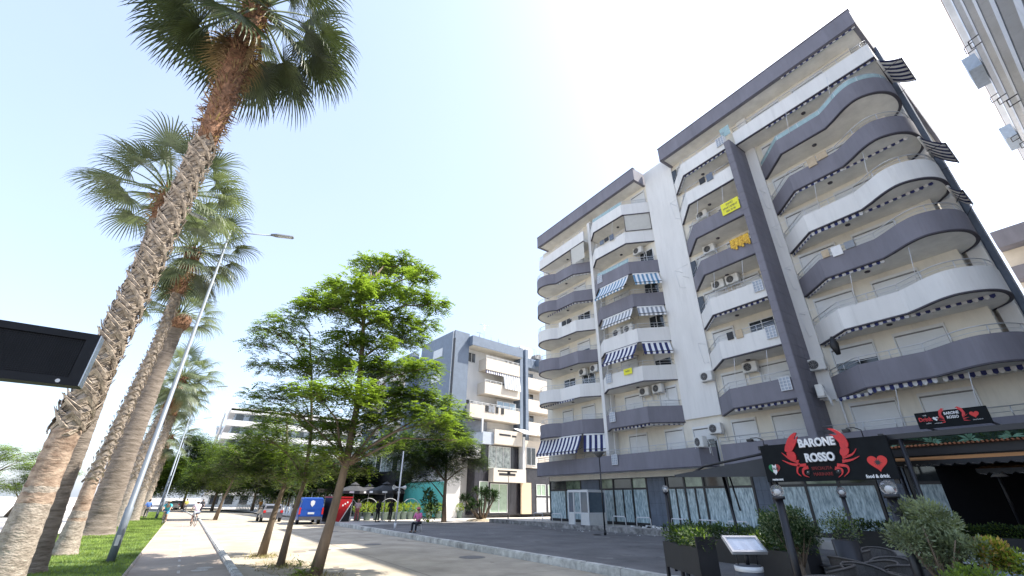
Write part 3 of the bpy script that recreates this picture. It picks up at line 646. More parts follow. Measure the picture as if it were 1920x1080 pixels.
tb = MB(); tb.box(.004, .48, -.02, 0, .004, .48); tbm = tb.mesh('wall_tile', mat('dark_wall_tile', (.035, .035, .045), .2, .3, 1))
bayt = kids(bl2)[-1]
for (x0, n_) in ((2.35, 3), (7.75, 2)):
    for i in range(n_):
        for j in range(12): inst('wall_tile', tbm, bayt, (x0 + i * .49, .19, 1.5 + j * .49))
win2(4.2, 5.1, 3.4, 2.5, .17, mat('curtain_glass', (.22, .26, .25), .15, .4, 3, col2=(.42, .46, .44)), 3)
b = MB(); b.box(4.3, 9.3, -.8, .15, 3.65, 5.1, 0); b.box(5.1, 7.6, -.82, -.8, 4.35, 4.6, 1); bpart(bl2, b, 'lower_sign_band', [IVORY, FRAME])
win2(3.0, .5, 1.3, 3.2, .17, mat('pale_green_pane', (.3, .4, .3), .2), 1); win2(4.6, .5, 2.6, 3.0, .17, MATS['pale_green_pane'], 2)
b = MB(); b.box(8.9, 9.3, -.7, .1, 5.1, 8.9); bpart(bl2, b, 'white_post', SHUT)
b = MB(); b.box(9.3, 16, -.2, FW, 5.4, 8.6); bpart(bl2, b, 'wing_wall', IVORY)
win2(9.9, 5.7, 1.6, 2.1, -.2, DARKG, 2)
b = MB(); b.box(9.3, 18, -.1, FW + 1.2, .3, 5.3); bpart(bl2, b, 'dark_shop_wall', BLACKTILE)
b = MB(); b.box(9.0, 10.6, -.3, -.1, .35, 3.7); bpart(bl2, b, 'cream_pillar', mat('cream_pillar', (.6, .48, .33), .8, .05))
for x in (11.6, 13.6, 15.6): win2(x, .5, 1.6, 1.6, -.12, mat('poster_white', (.6, .61, .62), .5), 2); win2(x, 2.3, 1.6, 1.3, -.12, MATS['pale_green_pane'], 2)
for x in (8.1, 10.9):       # small white awnings over the upper sign
    b = MB(); b.add([(x, .4, 10.0), (x + 2.2, .4, 10.0), (x + 2.4, -1.6, 9.2), (x + .1, -1.6, 9.2)], [(0, 1, 2, 3)]); b.add([(x + .1, -1.6, 9.2), (x + 2.4, -1.6, 9.2), (x + 2.4, -1.6, 9.1), (x + .1, -1.6, 9.1)], [(0, 1, 2, 3)])
    bpart(bl2, b, 'awning', CLOTHW)
# roof clutter
b = MB()
rr = random.Random(4)
for i in range(26):
    x = rr.uniform(1.5, 17); h = rr.uniform(.3, 1.3); b.tube([(x, 1.2, 20.5), (x + rr.uniform(-.1, .1), 1.2, 20.6 + h)], .03, 5)
    if i % 3 == 0: b.tube([(x - .5, 1.2, 20.5 + h), (x + .7, 1.2, 20.5 + h)], .025, 4)
    if i % 5 == 0: b.box(x, x + rr.uniform(.4, 1.2), 1.5, 2.2, 20.5, 20.9 + rr.uniform(0, .5))
bpart(bl2, b, 'rooftop_clutter', mat('clutter', (.25, .25, .25), .7, .4))
# street side: bands, windows, long black canopy over a terrace
for z in (7.6, 10.8, 13.9, 16.9):
    b = MB(); b.box(-2.4, -.95, 9.5, 24, z, z + 1.1); bpart(bl2, b, 'balcony', BLUE2 if z in (7.6,) else WHITE)
    for y in (11, 14, 17, 20):
        g = MB(); g.box(-.96, -.88, y, y + 1.4, z + 1.1, z + 2.6); bpart(bl2, g, 'window', DARKG)
for y in (9.4, 15.5, 21.5):
    b = MB(); b.box(-2.5, -1, y, y + .8, 7.6, 19); bpart(bl2, b, 'fin', BLUE2)
for i in range(12):
    g = MB(); y = 2.5 + i * 1.7; g.box(-1.06, -1.0, y, y + 1.3, 4.9, 7.2); bpart(bl2, g, 'window', mat('curtain_glass', (.3, .3, .3)) if i % 3 else DARKG)
b = MB(); b.box(-3.4, -1.0, 8.5, 24, 3.7, 4.8); bpart(bl2, b, 'terrace_canopy', BLACK)
b = MB(); b.box(-3.3, -3.1, 8.5, 24, .0, 3.7); b.box(-1.1, -1.0, 2.0, 24, 0, 3.7); bpart(bl2, b, 'dark_shopfront', BLACK)
for i in range(6):
    b = MB(); x = -1.12; y = 1.0 + i * 1.45; b.box(x - .04, x, y + .01, y + 1.43, .1, 3.55); bpart(bl2, b, 'hoarding_panel', mat('turquoise_board', (.10, .46, .40), .5, .08, 1))
t = thing('tv_aerial', (27.2, 46.2, 20.8), 'thin rooftop television aerial on the blue-grey building', 'aerial')
b = MB(); b.tube([(0, 0, 0), (0, 0, 2.3)], .03, 5); b.tube([(-.8, 0, 2.2), (.7, 0, 2.2)], .02, 5); [b.tube([(-.7 + i * .25, -.3, 2.2), (-.7 + i * .25, .3, 2.2)], .012, 4) for i in range(6)]; b.build('mast', STEEL, t)

# far white terraced building
fb = thing('apartment_building', (3.4, 130, 0), 'distant white stepped building with sloping roof terraces beyond the street trees', 'building', rz=R(0))
GLZ = mat('grey_glazing', (.28, .33, .38), .25, .2)
PALEB = mat('pale_far_wall', (.62, .62, .62), .8, .05)
for i in range(7):
    z = i * 3.1; xs = [0, 0, 0, 0, 0, .3, .4][i]; y1 = [70, 62, 52, 44, 36, 24, 14][i]
    b = MB(); b.box(xs + 1.2, 34, 1.2, y1 - 1, z, z + 2.9, 1); b.box(xs, 34, 0, y1, z + 2.6, z + 3.1, 0); b.box(xs, xs + .15, 0, y1, z + 3.1, z + 3.9, 0); b.box(xs + .15, 34, 0, .15, z + 3.1, z + 3.9, 0)
    bpart(fb, b, 'storey', [PALEB, GLZ])
    for j in range(10):
        g = MB(); g.box(xs + 1.5 + j * 3, xs + 3.2 + j * 3, 1.05, 1.2, z + .6, z + 2.4); bpart(fb, g, 'window', DARKG)
b = MB(); b.box(.2, 34, 0, 13, 21.7, 22.2); bpart(fb, b, 'roof', PALEB)
b = MB(); b.box(-1.2, 2.5, 26, 33, 20.4, 20.9); b.box(-.9, 2.2, 26.4, 32, 18.6, 20.4); bpart(fb, b, 'roof_room', GLZ)
for i in range(4):
    b = MB(); b.tube([(-.6, 2 + i * 8, 22.0 - i * 1.2), (-.6, 8 + i * 8, 15 - i * 1.4)], .18, 5); bpart(fb, b, 'stair_stringer', PALEB)
# pale low blocks beyond the palms
for i, (px, w_, h, lab) in enumerate(((146, 9, 7.5, 'small pale hotel block seen far off left between the palm trunks'), (160, 7, 12, 'taller pale block seen far off between the palm trunks'))):
    p = at_y(px, 945, 190); t = thing('distant_building', (p.x, 190 + 6 * i, 0), lab, 'building')
    b = MB(); b.box(0, w_, 0, 8, 0, h); b.build('wall', mat('far_pale', (.55, .57, .6), .8), t)
    for a in range(3):
        for c in range(int(h / 2.6)):
            g = MB(); g.box(.8 + a * w_ / 3, .8 + a * w_ / 3 + 1.3, -.06, 0, 1 + c * 2.5, 2.3 + c * 2.5); g.build('window', GLZ, t)

# white building above on the right
wb = thing('apartment_building', (11, -2.25, 0), 'tall white building on the far right edge, seen steeply from below', 'building')
PW = mat('side_white', (.76, .77, .79), .8, .10, .5, (1, 1, .4), streak=.13)
b = MB(); b.box(0, 53, -14, -.55, 0, 30.4); bpart(wb, b, 'wall', PW)
b = MB(); b.box(-.3, 53, -14, 0, 30, 30.6, 0); b.box(-.32, 53, -.02, .03, 30.25, 30.6, 1); bpart(wb, b, 'roof', [PW, mat('brown_trim', (.3, .24, .2), .8)])
for k in range(1, 9):
    z = 30 - k * 3.05
    b = MB(); b.box(0, 53, -.25, -.1, z, z + 1.05, 0); b.box(0, 53, -.55, -.25, z + .003, z + .16, 1); b.box(0, 53, -.09, -.07, z, z + .08, 2); bpart(wb, b, 'balcony', [PW, PW, LGREY])
    for i in range(15):
        g = MB(); x = 2 + i * 3.4 + (k % 2); g.box(x, x + 1.5, -.57, -.53, z + 1.2, z + 2.7); bpart(wb, g, 'window', SHUT if (i + k) % 3 else mat('shade_blue_glass', (.2, .3, .4), .1))
for i, (x, z, l) in enumerate(((24, 27.3, 2.4), (34, 27.2, 2.2))):
    b = MB(); b.box(x, x + l, -.05, .6, z, z + 1.1); bpart(wb, b, 'enclosed_bay', mat('bay_blue', (.42, .48, .55), .6))
for i in range(14):
    x = 15 + i * 2.1; z = 30 - 3.05 * (1 + i % 3)
    b = MB(); b.tube([(x, -.1, z + .2), (x, .35, z + .1), (x + .7, .35, z + .1), (x + .7, -.1, z + .2)], .03, 5); bpart(wb, b, 'bracket_arm', FRAME)
# purple topped block behind
pb = thing('apartment_building', (50, -8, 0), 'rear block with purple roof band and cream balconies, just showing at the right edge', 'building')
b = MB(); b.box(1.2, 14, 0, 9.85, 0, 21); bpart(pb, b, 'wall', IVORY)
b = MB(); b.box(0, 14, -.2, 9.85, 20.9, 22.4); bpart(pb, b, 'roof', PURPLE)
for k in range(7):
    b = MB(); b.box(.1, 1.2, -.2, 9.8, 18 - k * 2.8, 19.1 - k * 2.8, 0); bpart(pb, b, 'balcony', PURPLE if k % 2 == 0 else WHITE)
    for y in (1, 4, 7): g = MB(); g.box(1.15, 1.2, y, y + 1.4, 18.9 - k * 2.8, 20.4 - k * 2.8); bpart(pb, g, 'window', SHUT)

# ------------------------------------------------------------------ palms
def frond_mesh(name, elev, seed, Lp=1.35, Lb=1.2, droop=1.0, green=True):
    rd = random.Random(seed); b = MB()
    pts = [Vector((0, 0, 0))]; e = elev
    for i in range(6):
        d = Vector((math.cos(e), 0, math.sin(e))); pts.append(pts[-1] + d * Lp / 6); e -= .07 * droop * max(.2, math.cos(e))
    b.tube(pts, [.035, .03, .026, .024, .022, .02, .018], 4, 1)
    d = Vector((math.cos(e), 0, math.sin(e))); s = Vector((0, 1, 0)); u = d.cross(s) * -1
    if u.z < 0: u = -u
    base = pts[-1]; n = 36
    for i in range(n):
        ph = (i / (n - 1) - .5) * 2 * R(118); L_ = Lb * (.72 + .28 * math.cos(ph)) * rd.uniform(.92, 1.06)
        dr = (d * math.cos(ph) + s * math.sin(ph) + u * (.18 * math.cos(ph * 1.5))).normalized()
        p = base.copy(); st = 7; dph = R(236) / n; side = (s * math.cos(ph) - d * math.sin(ph)).normalized(); prev = None; g = rd.uniform(.7, 1.4) * droop
        for k in range(st):
            t = k / (st - 1); wd = (min(t, .4) * L_ * dph * .5 + .002) if t < .4 else max(.0015, .4 * L_ * dph * .5 * (1 - (t - .4) / .6) ** .75)
            nrm = dr.cross(side).normalized(); row = (p - side * wd, p + nrm * (-.35 * wd), p + side * wd)
            if prev: b.add(list(prev) + list(row), [(0, 1, 4, 3), (1, 2, 5, 4)], 0)
            prev = row
            dr = (dr + Vector((0, 0, -1)) * g * (.05 + 1.15 * max(0, t - .35) ** 1.1)).normalized()
            p = p + dr * (L_ / (st - 1))
    return b
FR = {}
for el in (78, 55, 32, 10, -12, -35, -58):
    for sd in (0, 1): FR[el, sd] = frond_mesh('frond', R(el), el * 7 + sd + 900, droop=1.0 + .15 * sd)
FRM = {}
def fr_mesh(el, sd, mk):
    key = (el, sd, mk)
    if key not in FRM:
        FRM[key] = FR[el, sd].mesh('frond', [{'g': PALMG, 's': PALMS, 'd': SKIRT}[mk], {'g': PETI, 's': PETI, 'd': SKIRT}[mk]])
    return FRM[key]
# leaf base ("boot"): two crossing straps folded round the trunk
def boot_mesh(r, big, seed):
    rd = random.Random(seed); b = MB()
    H = .36 * big; W = .25 * big
    for sg in (-1, 1):
        rows = []
        for k in range(5):
            t = k / 4; ang = sg * (W / r) * (1 - t) ** 1.15 * 1.3; rad = r * (1.01 + .02 * t) + .03 + (.07 * big * t ** 2) + .02 * sg
            z = H * t - .12 * big + rd.uniform(-.01, .01); wd = (.068 * (1 - .4 * t)) * big
            c = Vector((rad * math.cos(ang), rad * math.sin(ang), z)); tn = Vector((-math.sin(ang), math.cos(ang), 0))
            rows.append((c - tn * wd - Vector((0, 0, .02)), c + Vector((.028 * math.cos(ang), .028 * math.sin(ang), .012)), c + tn * wd - Vector((0, 0, .02))))
        for k in range(4): b.add(list(rows[k]) + list(rows[k + 1]), [(0, 1, 4, 3), (1, 2, 5, 4)], 0)
        for k in range(4):
            q = [p - Vector((.02, 0, .02)) for p in rows[k]] + [p - Vector((.02, 0, .02)) for p in rows[k + 1]]
            b.add([q[0], q[2], q[3], q[5]], [(0, 2, 3, 1)], 0)
    return b.mesh('leaf_base', BOOT)
def palm(name, path, rad, label, z_boot=None, boot_n=0, boot_big=1., nfr=40, scale=1., mats=('g', 's'), trunk=TRUNKA, fib=(0, 0), low=-58, seed=1, tan=None, skirt=0, fibr=1.25):
    rd = random.Random(seed); base = Vector(path[0]); P_ = [Vector(p) - base for p in path]
    H = P_[-1].z
    def cen(z):
        for i in range(len(P_) - 1):
            if P_[i + 1].z >= z: t = (z - P_[i].z) / (P_[i + 1].z - P_[i].z); return P_[i].lerp(P_[i + 1], t)
        return P_[-1]
    def rr(z):
        for i in range(len(rad) - 1):
            if rad[i + 1][0] >= z: t = (z - rad[i][0]) / (rad[i + 1][0] - rad[i][0]); return rad[i][1] + (rad[i + 1][1] - rad[i][1]) * t
        return rad[-1][1]
    root = thing(name, base, label, 'palm tree', 'palm trees along the lawn')
    b = MB(); n = 22; m = int(H / .11); vs_ = []; fs = []
    for i in range(m + 1):
        z = H * i / m; c = cen(z); r = rr(z) * (1 + .025 * math.sin(i * 2.4)) * (1 + .18 * math.exp(-z / .25))
        inf = fib[0] < z < fib[1]
        for k in range(n):
            a = 2 * math.pi * k / n; q = r * (1 + (rd.uniform(-.10, .16) if inf else rd.uniform(-.03, .03)))
            vs_.append(c + Vector((q * math.cos(a), q * math.sin(a), rd.uniform(-.02, .02))))
    for i in range(m):
        z = H * i / m; mi = 1 if fib[0] < z < fib[1] else (2 if tan and tan[0] + rd.uniform(-.3, .3) < z < tan[1] else 0)
        for k in range(n): b.add([], []) if 0 else fs.append(((i * n + k, i * n + (k + 1) % n, (i + 1) * n + (k + 1) % n, (i + 1) * n + k), mi))
    b.v = [tuple(v) for v in vs_]; b.f = [f for f, _ in fs]; b.m = [q for _, q in fs]; b.sm = [True] * len(fs)
    b.build('trunk', [trunk, FIBRE, TRUNKT], root)
    if boot_n:
        z0, z1 = z_boot; bms = [boot_mesh(rr((z0 + z1) / 2), boot_big, seed * 10 + i) for i in range(4)]
        for i in range(boot_n):
            z = z0 + (z1 - z0) * i / boot_n; c = cen(z); q = rr(z) / rr((z0 + z1) / 2)
            inst('leaf_base', bms[i % 4], root, (c.x, c.y, z), (0, 0, i * 2.399 + rd.uniform(-.15, .15)), (q, q, rd.uniform(.85, 1.25)))
    if fib[1]:       # fibre mat and stubs below the crown
        b = MB()
        for i in range(int(420 * (fib[1] - fib[0]) / 3 + 120)):
            z = rd.uniform(fib[0], fib[1] + .2); a = rd.uniform(0, 6.28); c = cen(z); r = rr(z) * rd.uniform(.98, fibr); L_ = rd.uniform(.08, .3); up = rd.uniform(-.9, .8)
            p = c + Vector((r * math.cos(a), r * math.sin(a), 0)); o_ = Vector((math.cos(a), math.sin(a), up)) * L_; sd = Vector((-math.sin(a), math.cos(a), 0)) * rd.uniform(.01, .035)
            b.add([p - sd, p + sd, p + o_ * .9 + sd * .5, p + o_ - sd * .5], [(0, 1, 2, 3)], rd.choice((0, 0, 1)))
        b.build('fibre_mat', [FIBRE, SKIRT], root, kind='stuff')
    top = P_[-1]
    els = [78, 55, 32, 10, -12, -35, -58]; els = [e for e in els if e >= low]
    wts = {78: 4, 55: 6, 32: 8, 10: 8, -12: 8, -35: 7, -58: 5}
    seq = [e for e in els for _ in range(wts[e])]
    for i in range(nfr):
        e = seq[int(i * len(seq) / nfr)]; mk = mats[1] if rd.random() < .45 else mats[0]
        z_off = -.45 * (1 - (e + 60) / 140) + .2
        me = fr_mesh(e, rd.randint(0, 1), mk); s_ = scale * rd.uniform(.88, 1.12)
        az = i * 2.399 + rd.uniform(-.2, .2)
        inst('frond', me, root, (top.x + .18 * math.cos(az), top.y + .18 * math.sin(az), top.z + z_off), (rd.uniform(-.12, .12), rd.uniform(-.1, .1), az), s_)
    for i in range(skirt):
        az = rd.uniform(0, 6.28); inst('dry_frond', fr_mesh(-58, i % 2, 'd'), root, (top.x, top.y, top.z - .3 - rd.random() * .4), (0, rd.uniform(.1, .5), az), scale * rd.uniform(.7, .95))
    return root
palm('palm_tree', [(-2.62, 14.3, 0), (-2.66, 14.3, 3), (-2.56, 14.3, 6), (-2.5, 14.3, 10), (-2.5, 14.3, 13.5), (-2.70, 14.3, 19.5)], [(0, .36), (1.2, .31), (2.4, .27), (3.3, .26), (10, .24), (12, .26), (14, .32), (19.5, .36)],
     'nearest and tallest palm, tan lower trunk with crossed grey leaf bases above', (3.3, 12.3), 190, 1.0, nfr=60, scale=1.68, fib=(12.3, 19.5), seed=3, tan=(1.9, 3.2), skirt=5, mats=('g', 'g'))
palm('palm_tree', [(-2.95, 18.7, 0), (-3.06, 18.7, 3), (-3.35, 18.7, 8), (-3.55, 18.7, 12.6)], [(0, .33), (2, .24), (8, .25), (11, .34), (12.6, .34)],
     'smooth grey palm right behind the nearest one, its silvery crown left of the lamp post', nfr=40, scale=1.12, fib=(11.2, 12.9), low=-12, seed=5, trunk=TRUNKD, mats=('s', 's'), fibr=1.5)
palm('palm_tree', [(-3.05, 23.8, 0), (-3.1, 23.8, 2.4), (-2.8, 23.8, 8), (-2.8, 23.8, 12.9)], [(0, .36), (1.5, .24), (3, .19), (10, .17), (11, .22), (12.9, .3)],
     'slim palm with spiky leaf bases, second trunk from the left on the lawn', (2.4, 10.4), 170, .45, nfr=44, scale=1.1, fib=(10.4, 13.0), seed=6, tan=(1.3, 2.5), mats=('g', 's'), skirt=1, fibr=1.3)
palm('palm_tree', [(-3.5, 34.9, 0), (-3.6, 34.9, 4), (-3.55, 34.9, 13.0)], [(0, .82), (1, .66), (4, .60), (9, .48), (12, .50), (12.3, .7), (13.0, .66)],
     'thick smooth brown palm with a bulging brown collar under its crown', nfr=34, scale=1.15, fib=(12.0, 13.2), low=10, seed=8, trunk=TRUNKD, mats=('s', 's'), fibr=1.25)
palm('palm_tree', [(-3.45, 44, 0), (-3.5, 44, 5), (-2.7, 44, 10.8)], [(0, .5), (3, .32), (10, .32)], 'palm behind the thick one with a full low crown of drooping pale fronds', (3, 8.2), 90, .8, nfr=46, scale=1.15, fib=(8.2, 11), seed=9, skirt=6, mats=('s', 's'))
palm('palm_tree', [(-3.3, 54, 0), (-3.3, 54, 5), (-3.0, 54, 11)], [(0, .45), (3, .3), (11, .3)], 'farther spiky palm partly hidden by the lamp post', (2.5, 9), 90, .9, nfr=36, scale=1.2, fib=(9, 11.2), seed=10, mats=('s', 'g'))
palm('palm_tree', [(-3.4, 66, 0), (-3.3, 66, 8.5)], [(0, .45), (3, .3), (8.5, .3)], 'farthest palm of the row, low crown beside the cyclists', (2.5, 7), 60, 1., nfr=34, scale=1.2, fib=(7, 8.7), seed=12, mats=('s', 'g'), skirt=4)

# ------------------------------------------------------------------ broadleaf trees
def leafspray(b, p, d, L_, rd, mi=0, n=5, wd=.42):
    """a compound leaf: pairs of pointed leaflets along an arching midrib"""
    d = d.normalized(); s = d.cross(Vector((0, 0, 1)))
    if s.length < .05: s = Vector((1, 0, 0))
    s.normalize()
    for i in range(n):
        t = (i + .6) / n; q = p + d * (L_ * t) + Vector((0, 0, -.35 * L_ * t * t)); l = L_ * wd * (1 - .35 * t)
        for sg in (-1, 1):
            v = (s * sg * .85 + d * .5 + Vector((0, 0, rd.uniform(-.35, .1)))).normalized(); w_ = v.cross(Vector((0, 0, 1))).normalized() * l * .24
            m = q + v * l * .5
            b.add([q, m + w_, q + v * l, m - w_], [(0, 1, 2, 3)], mi)
def tree(name, trunk_pts, r0_, clumps, label, cat='tree', nleaf=70, L_=.30, mats=(LEAFA, LEAFB), bark=BARK, seed=1, group=None, n=5, flat=.42):
    rd = random.Random(seed); base = Vector(trunk_pts[0]); T = [Vector(p) - base for p in trunk_pts]
    root = thing(name, base, label, cat, group); b = MB(); m = len(T)
    b.tube(T, [r0_ * (1.25 if i == 0 else 1 - .8 * i / (m - 1)) for i in range(m)], 12); b.build('trunk', bark, root)
    bb = MB(); lb = MB()
    for c, cr in clumps:
        c = Vector(c) - base
        # limb from the trunk
        cand = [(abs(t.z - (c.z - .35 * (Vector((c.x, c.y)) - Vector((t.x, t.y))).length - .3)), i) for i, t in enumerate(T) if i > 0]
        i = min(cand)[1]; a = T[i]; hor = (c - a); mid = a + hor * .5 + Vector((rd.uniform(-.15, .15), rd.uniform(-.15, .15), .12 * hor.length))
        q1 = a + hor * .25 + Vector((0, 0, .08 * hor.length)); L0 = hor.length
        ra = max(.012, min(r0_ * .35, .016 * L0 + .012)); bb.tube([a, q1, mid, c], [ra, ra * .8, ra * .55, .01], 6)
        k = int(nleaf * 3.1 * (cr / .6) ** 2); tw = [(c + Vector((rd.gauss(0, .5), rd.gauss(0, .5), rd.gauss(0, .35) * flat)) * cr) for _ in range(6)]
        for t in tw: bb.tube([mid.lerp(c, .6), t], [.012, .005], 4)
        lit = 0
        for _ in range(k):
            o_ = Vector((rd.gauss(0, 1), rd.gauss(0, 1), rd.gauss(0, 1) * flat)); o_ = o_.normalized() * (rd.random() ** .45)
            p = c + o_ * cr; d = Vector((o_.x + rd.uniform(-.5, .5), o_.y + rd.uniform(-.5, .5), rd.uniform(-.25, .45)))
            leafspray(lb, p, d, L_ * rd.uniform(.7, 1.25), rd, rd.choice((0, 0, 1)), n)
    bb.build('branches', bark, root); lb.build('crown', list(mats), root, kind='stuff')
    return root
def clp(lst, Y, spread, seed, ppm, anchor=None):
    rd = random.Random(seed); out = []
    for (px, py, r) in lst:
        out.append((at_y(px, py, Y + rd.uniform(-spread, spread)), r / ppm)); 
    return out
T1 = [(700,500,38),(750,500,42),(790,515,25),(655,540,40),(605,565,38),(580,575,24),(640,575,35),(715,545,42),(775,555,36),(815,572,28),(745,600,40),(690,590,32),(650,635,35),(705,640,35),(765,635,38),(800,610,24),
 (610,680,48),(670,690,48),(735,690,45),(795,690,32),(592,735,32),(655,740,50),(715,745,48),(780,740,38),(820,755,30),(612,795,38),(650,800,42),(705,785,42),(765,775,36),(815,790,36),(850,775,22),(860,825,24),(640,845,36),(690,840,32),(556,772,24),(590,850,28),(625,880,26),(735,830,24),(680,880,18)]
tree('street_tree', [(3.5, 14.6, 0), (3.67, 14.6, 1.3), (3.82, 14.6, 2.8), (3.87, 14.6, 4.6), (3.75, 14.6, 6.2), (3.62, 14.6, 7.4), (3.5, 14.6, 8.4), (3.55, 14.6, 9.2)], .15,
     clp(T1, 14.6, 1.4, 2, 60), 'largest street tree with a leaning brown trunk and bright layered green crown', nleaf=64, L_=.36, seed=21, group='street trees in the concrete verge')
T2 = [(540,600,26),(510,620,26),(485,645,20),(560,640,26),(495,685,20),(545,690,28),(520,740,30),(490,765,24),(560,735,28),(500,820,34),(545,850,36),(590,880,28),(470,740,12),(610,820,28),(520,790,30),(555,895,24)]
tree('street_tree', [(3.0, 17.1, 0), (3.05, 17.1, 1.2), (3.2, 17.1, 2.4), (3.1, 17.1, 4), (2.7, 17.1, 6), (2.3, 17.1, 7.6)], .10, clp(T2, 17.1, 1.2, 3, 48), 'slender street tree with a thin trunk between the two other kerbside trees', nleaf=60, L_=.30, seed=22, group='street trees in the concrete verge', mats=(LEAFA, LEAFB))
T3 = [(475,825,24),(500,840,30),(455,855,24),(445,880,24),(480,885,30),(520,890,26),(505,800,22),(545,910,18),(425,870,16),(530,845,26)]
tree('street_tree', [(2.86, 20.3, 0), (2.95, 20.3, 1.3), (3.1, 20.3, 2.4), (2.9, 20.3, 3.6), (2.6, 20.3, 5.0)], .13, clp(T3, 20.3, 1.2, 4, 36), 'leftmost of the three nearer kerbside trees, lower darker crown', nleaf=60, L_=.3, seed=23, group='street trees in the concrete verge', mats=(LEAFB, LEAFD))
T4 = [(400,880,26),(425,860,26),(380,890,22),(410,840,22),(440,890,22),(415,905,20),(450,860,18)]
tree('street_tree', [(2.93, 54.7, 0), (3.1, 54.7, 1.6), (3.5, 54.7, 3.4), (3.4, 54.7, 6)], .16, clp(T4, 54.7, 1.5, 5, 16), 'farther lone street tree past the cyclists with a leaning trunk', nleaf=22, L_=.6, seed=24, group='street trees in the concrete verge', n=3, mats=(LEAFB, LEAFA))
T5 = [(830,800,40),(790,830,36),(850,840,38),(880,850,28),(760,860,34),(800,870,36),(745,830,28),(840,880,28),(900,870,16),(780,890,26),(820,855,36),(865,815,22)]
tree('dark_tree', [(19.3, 38.5, .15), (19.2, 38.5, 2.0), (19.2, 38.5, 3.4), (19.1, 38.5, 5.0), (19.2, 38.5, 6.5)], .2, clp(T5, 38.5, 1.5, 6, 20), 'dark green tree standing at the plaza edge in front of the turquoise boards', nleaf=85, L_=.42, seed=25, mats=(LEAFD, LEAFB), n=4, flat=.7)
# far street trees (each with its own crown)
far = [((4, 90), 9.5, 4.2, 'broad dark tree at the far bend of the street', (350, 850)), ((9, 84), 8.5, 3.8, 'far mid green tree left of the parasols', 0), ((13.0, 78), 7, 3.2, 'far tree standing over the white terrace fence', 0), ((15.5, 70), 7.5, 3.0, 'tree in front of the far terrace, right of the lone street tree', 0), ((0, 104), 13, 4.5, 'tall dark conifer-like tree beside the far white building', 0), ((-3, 98), 8, 3.6, 'low green tree behind the far lamp posts', 0), ((6, 106), 12, 4.0, 'tall dense tree in front of the stepped building', 0), ((-6, 110), 8.5, 3.5, 'farthest green tree seen between palms and lamp posts', 0), ((16.2, 58), 6.3, 2.6, 'bushy tree beside the blue van', 0), ((13, 92), 9.5, 3.8, 'dark tree under the far stepped building', 0)]
for i, ((x, y), h, r, lab, _) in enumerate(far):
    rd = random.Random(50 + i); cl = []
    for k in range(32):
        a = rd.uniform(0, 6.28); q = r * rd.random() ** .6; zz = h * rd.uniform(.32, .95); q *= math.sin(math.pi * min(.96, (zz / h))) ** .5
        cl.append(((x + q * math.cos(a), y + q * math.sin(a), zz), r * rd.uniform(.3, .45)))
    tree('tree', [(x, y, 0), (x, y, h * .3), (x + .2, y, h * .6), (x, y, h * .85)], .2, cl, lab, nleaf=20 if r < 4 else 15, L_=1.0, seed=60 + i, mats=(LEAFD, LEAFB) if i % 2 == 0 else (LEAFB, LEAFD), n=3, flat=.8, group='trees at the far end of the street')
# pines at the left
for i, (x, y, h, r, lab) in enumerate(((-17.6, 72, 6.6, 3.0, 'left pine beyond the promenade with a flat bright crown'), (-13.6, 70, 4.9, 2.3, 'right smaller pine beyond the promenade near the first palm'))):
    rd = random.Random(80 + i); cl = [((x + rd.uniform(-r, r), y + rd.uniform(-r, r), h * rd.uniform(.5, 1)), .95) for k in range(26)]
    tree('pine_tree', [(x - 1, y, 0), (x - .5, y, h * .3), (x, y, h * .6), (x, y, h * .8)], .16, cl, lab, nleaf=26, L_=.5, seed=90 + i, mats=(LEAFA, LEAFB), n=3, group='pines by the promenade')

# ------------------------------------------------------------------ lamp posts
def lamp(x, y, H, lab, group='grey street lamps on the lawn'):
    t = thing('street_lamp', (x, y, .0), lab, 'street lamp', group)
    b = MB(); b.tube([(0, 0, 0), (0, 0, 1.6), (0, 0, 1.62), (0, 0, H)], [.115, .11, .09, .04], 14); b.tube([(0, 0, 0), (0, 0, .05)], .2, 14); b.build('pole', mat('galvanised', (.20, .23, .27), .55, .08, metal=.2), t)
    d = MB(); d.box(-.05, .05, -.12, -.10, .5, .8); d.build('door', STEEL, t)
    a = MB(); a.tube([(0, 0, H - .3), (.1, 0, H - .05), (1.6, 0, H + .35)], .028, 8); a.tube([(0, 0, H - .3), (-.1, 0, H - .05), (-1.0, 0, H + .15)], .034, 8); a.build('arm', MATS['galvanised'], t)
    for s, x0, zz in ((1, 1.55, H + .34), (-1, -.95, H + .14)):
        h_ = MB(); h_.T = Matrix.Translation((x0, 0, zz)) @ Matrix.Rotation(-.2 * s, 4, 'Y')
        h_.prism([(0, -.05), (.25 * s, -.14), (.95 * s, -.12), (1.0 * s, 0), (.95 * s, .12), (.25 * s, .14), (0, .05)][::s], 0, .06); h_.build('lamp_head', mat('lamp_grey', (.25, .27, .3), .4), t)
        g = MB(); g.T = h_.T; g.box(min(.3 * s, .9 * s), max(.3 * s, .9 * s), -.09, .09, -.012, -.001); g.build('lens', SHUT, kids(t)[-1])
    return t
lamp(-1.44, 20.5, 12.75, 'nearest grey lamp post rising from the lawn in front of the palms')
lamp(-1.8, 58, 12.7, 'second lamp post, standing behind the left cyclist'); lamp(-2.3, 84, 12.7, 'third and thinnest lamp post at the far end of the lawn')
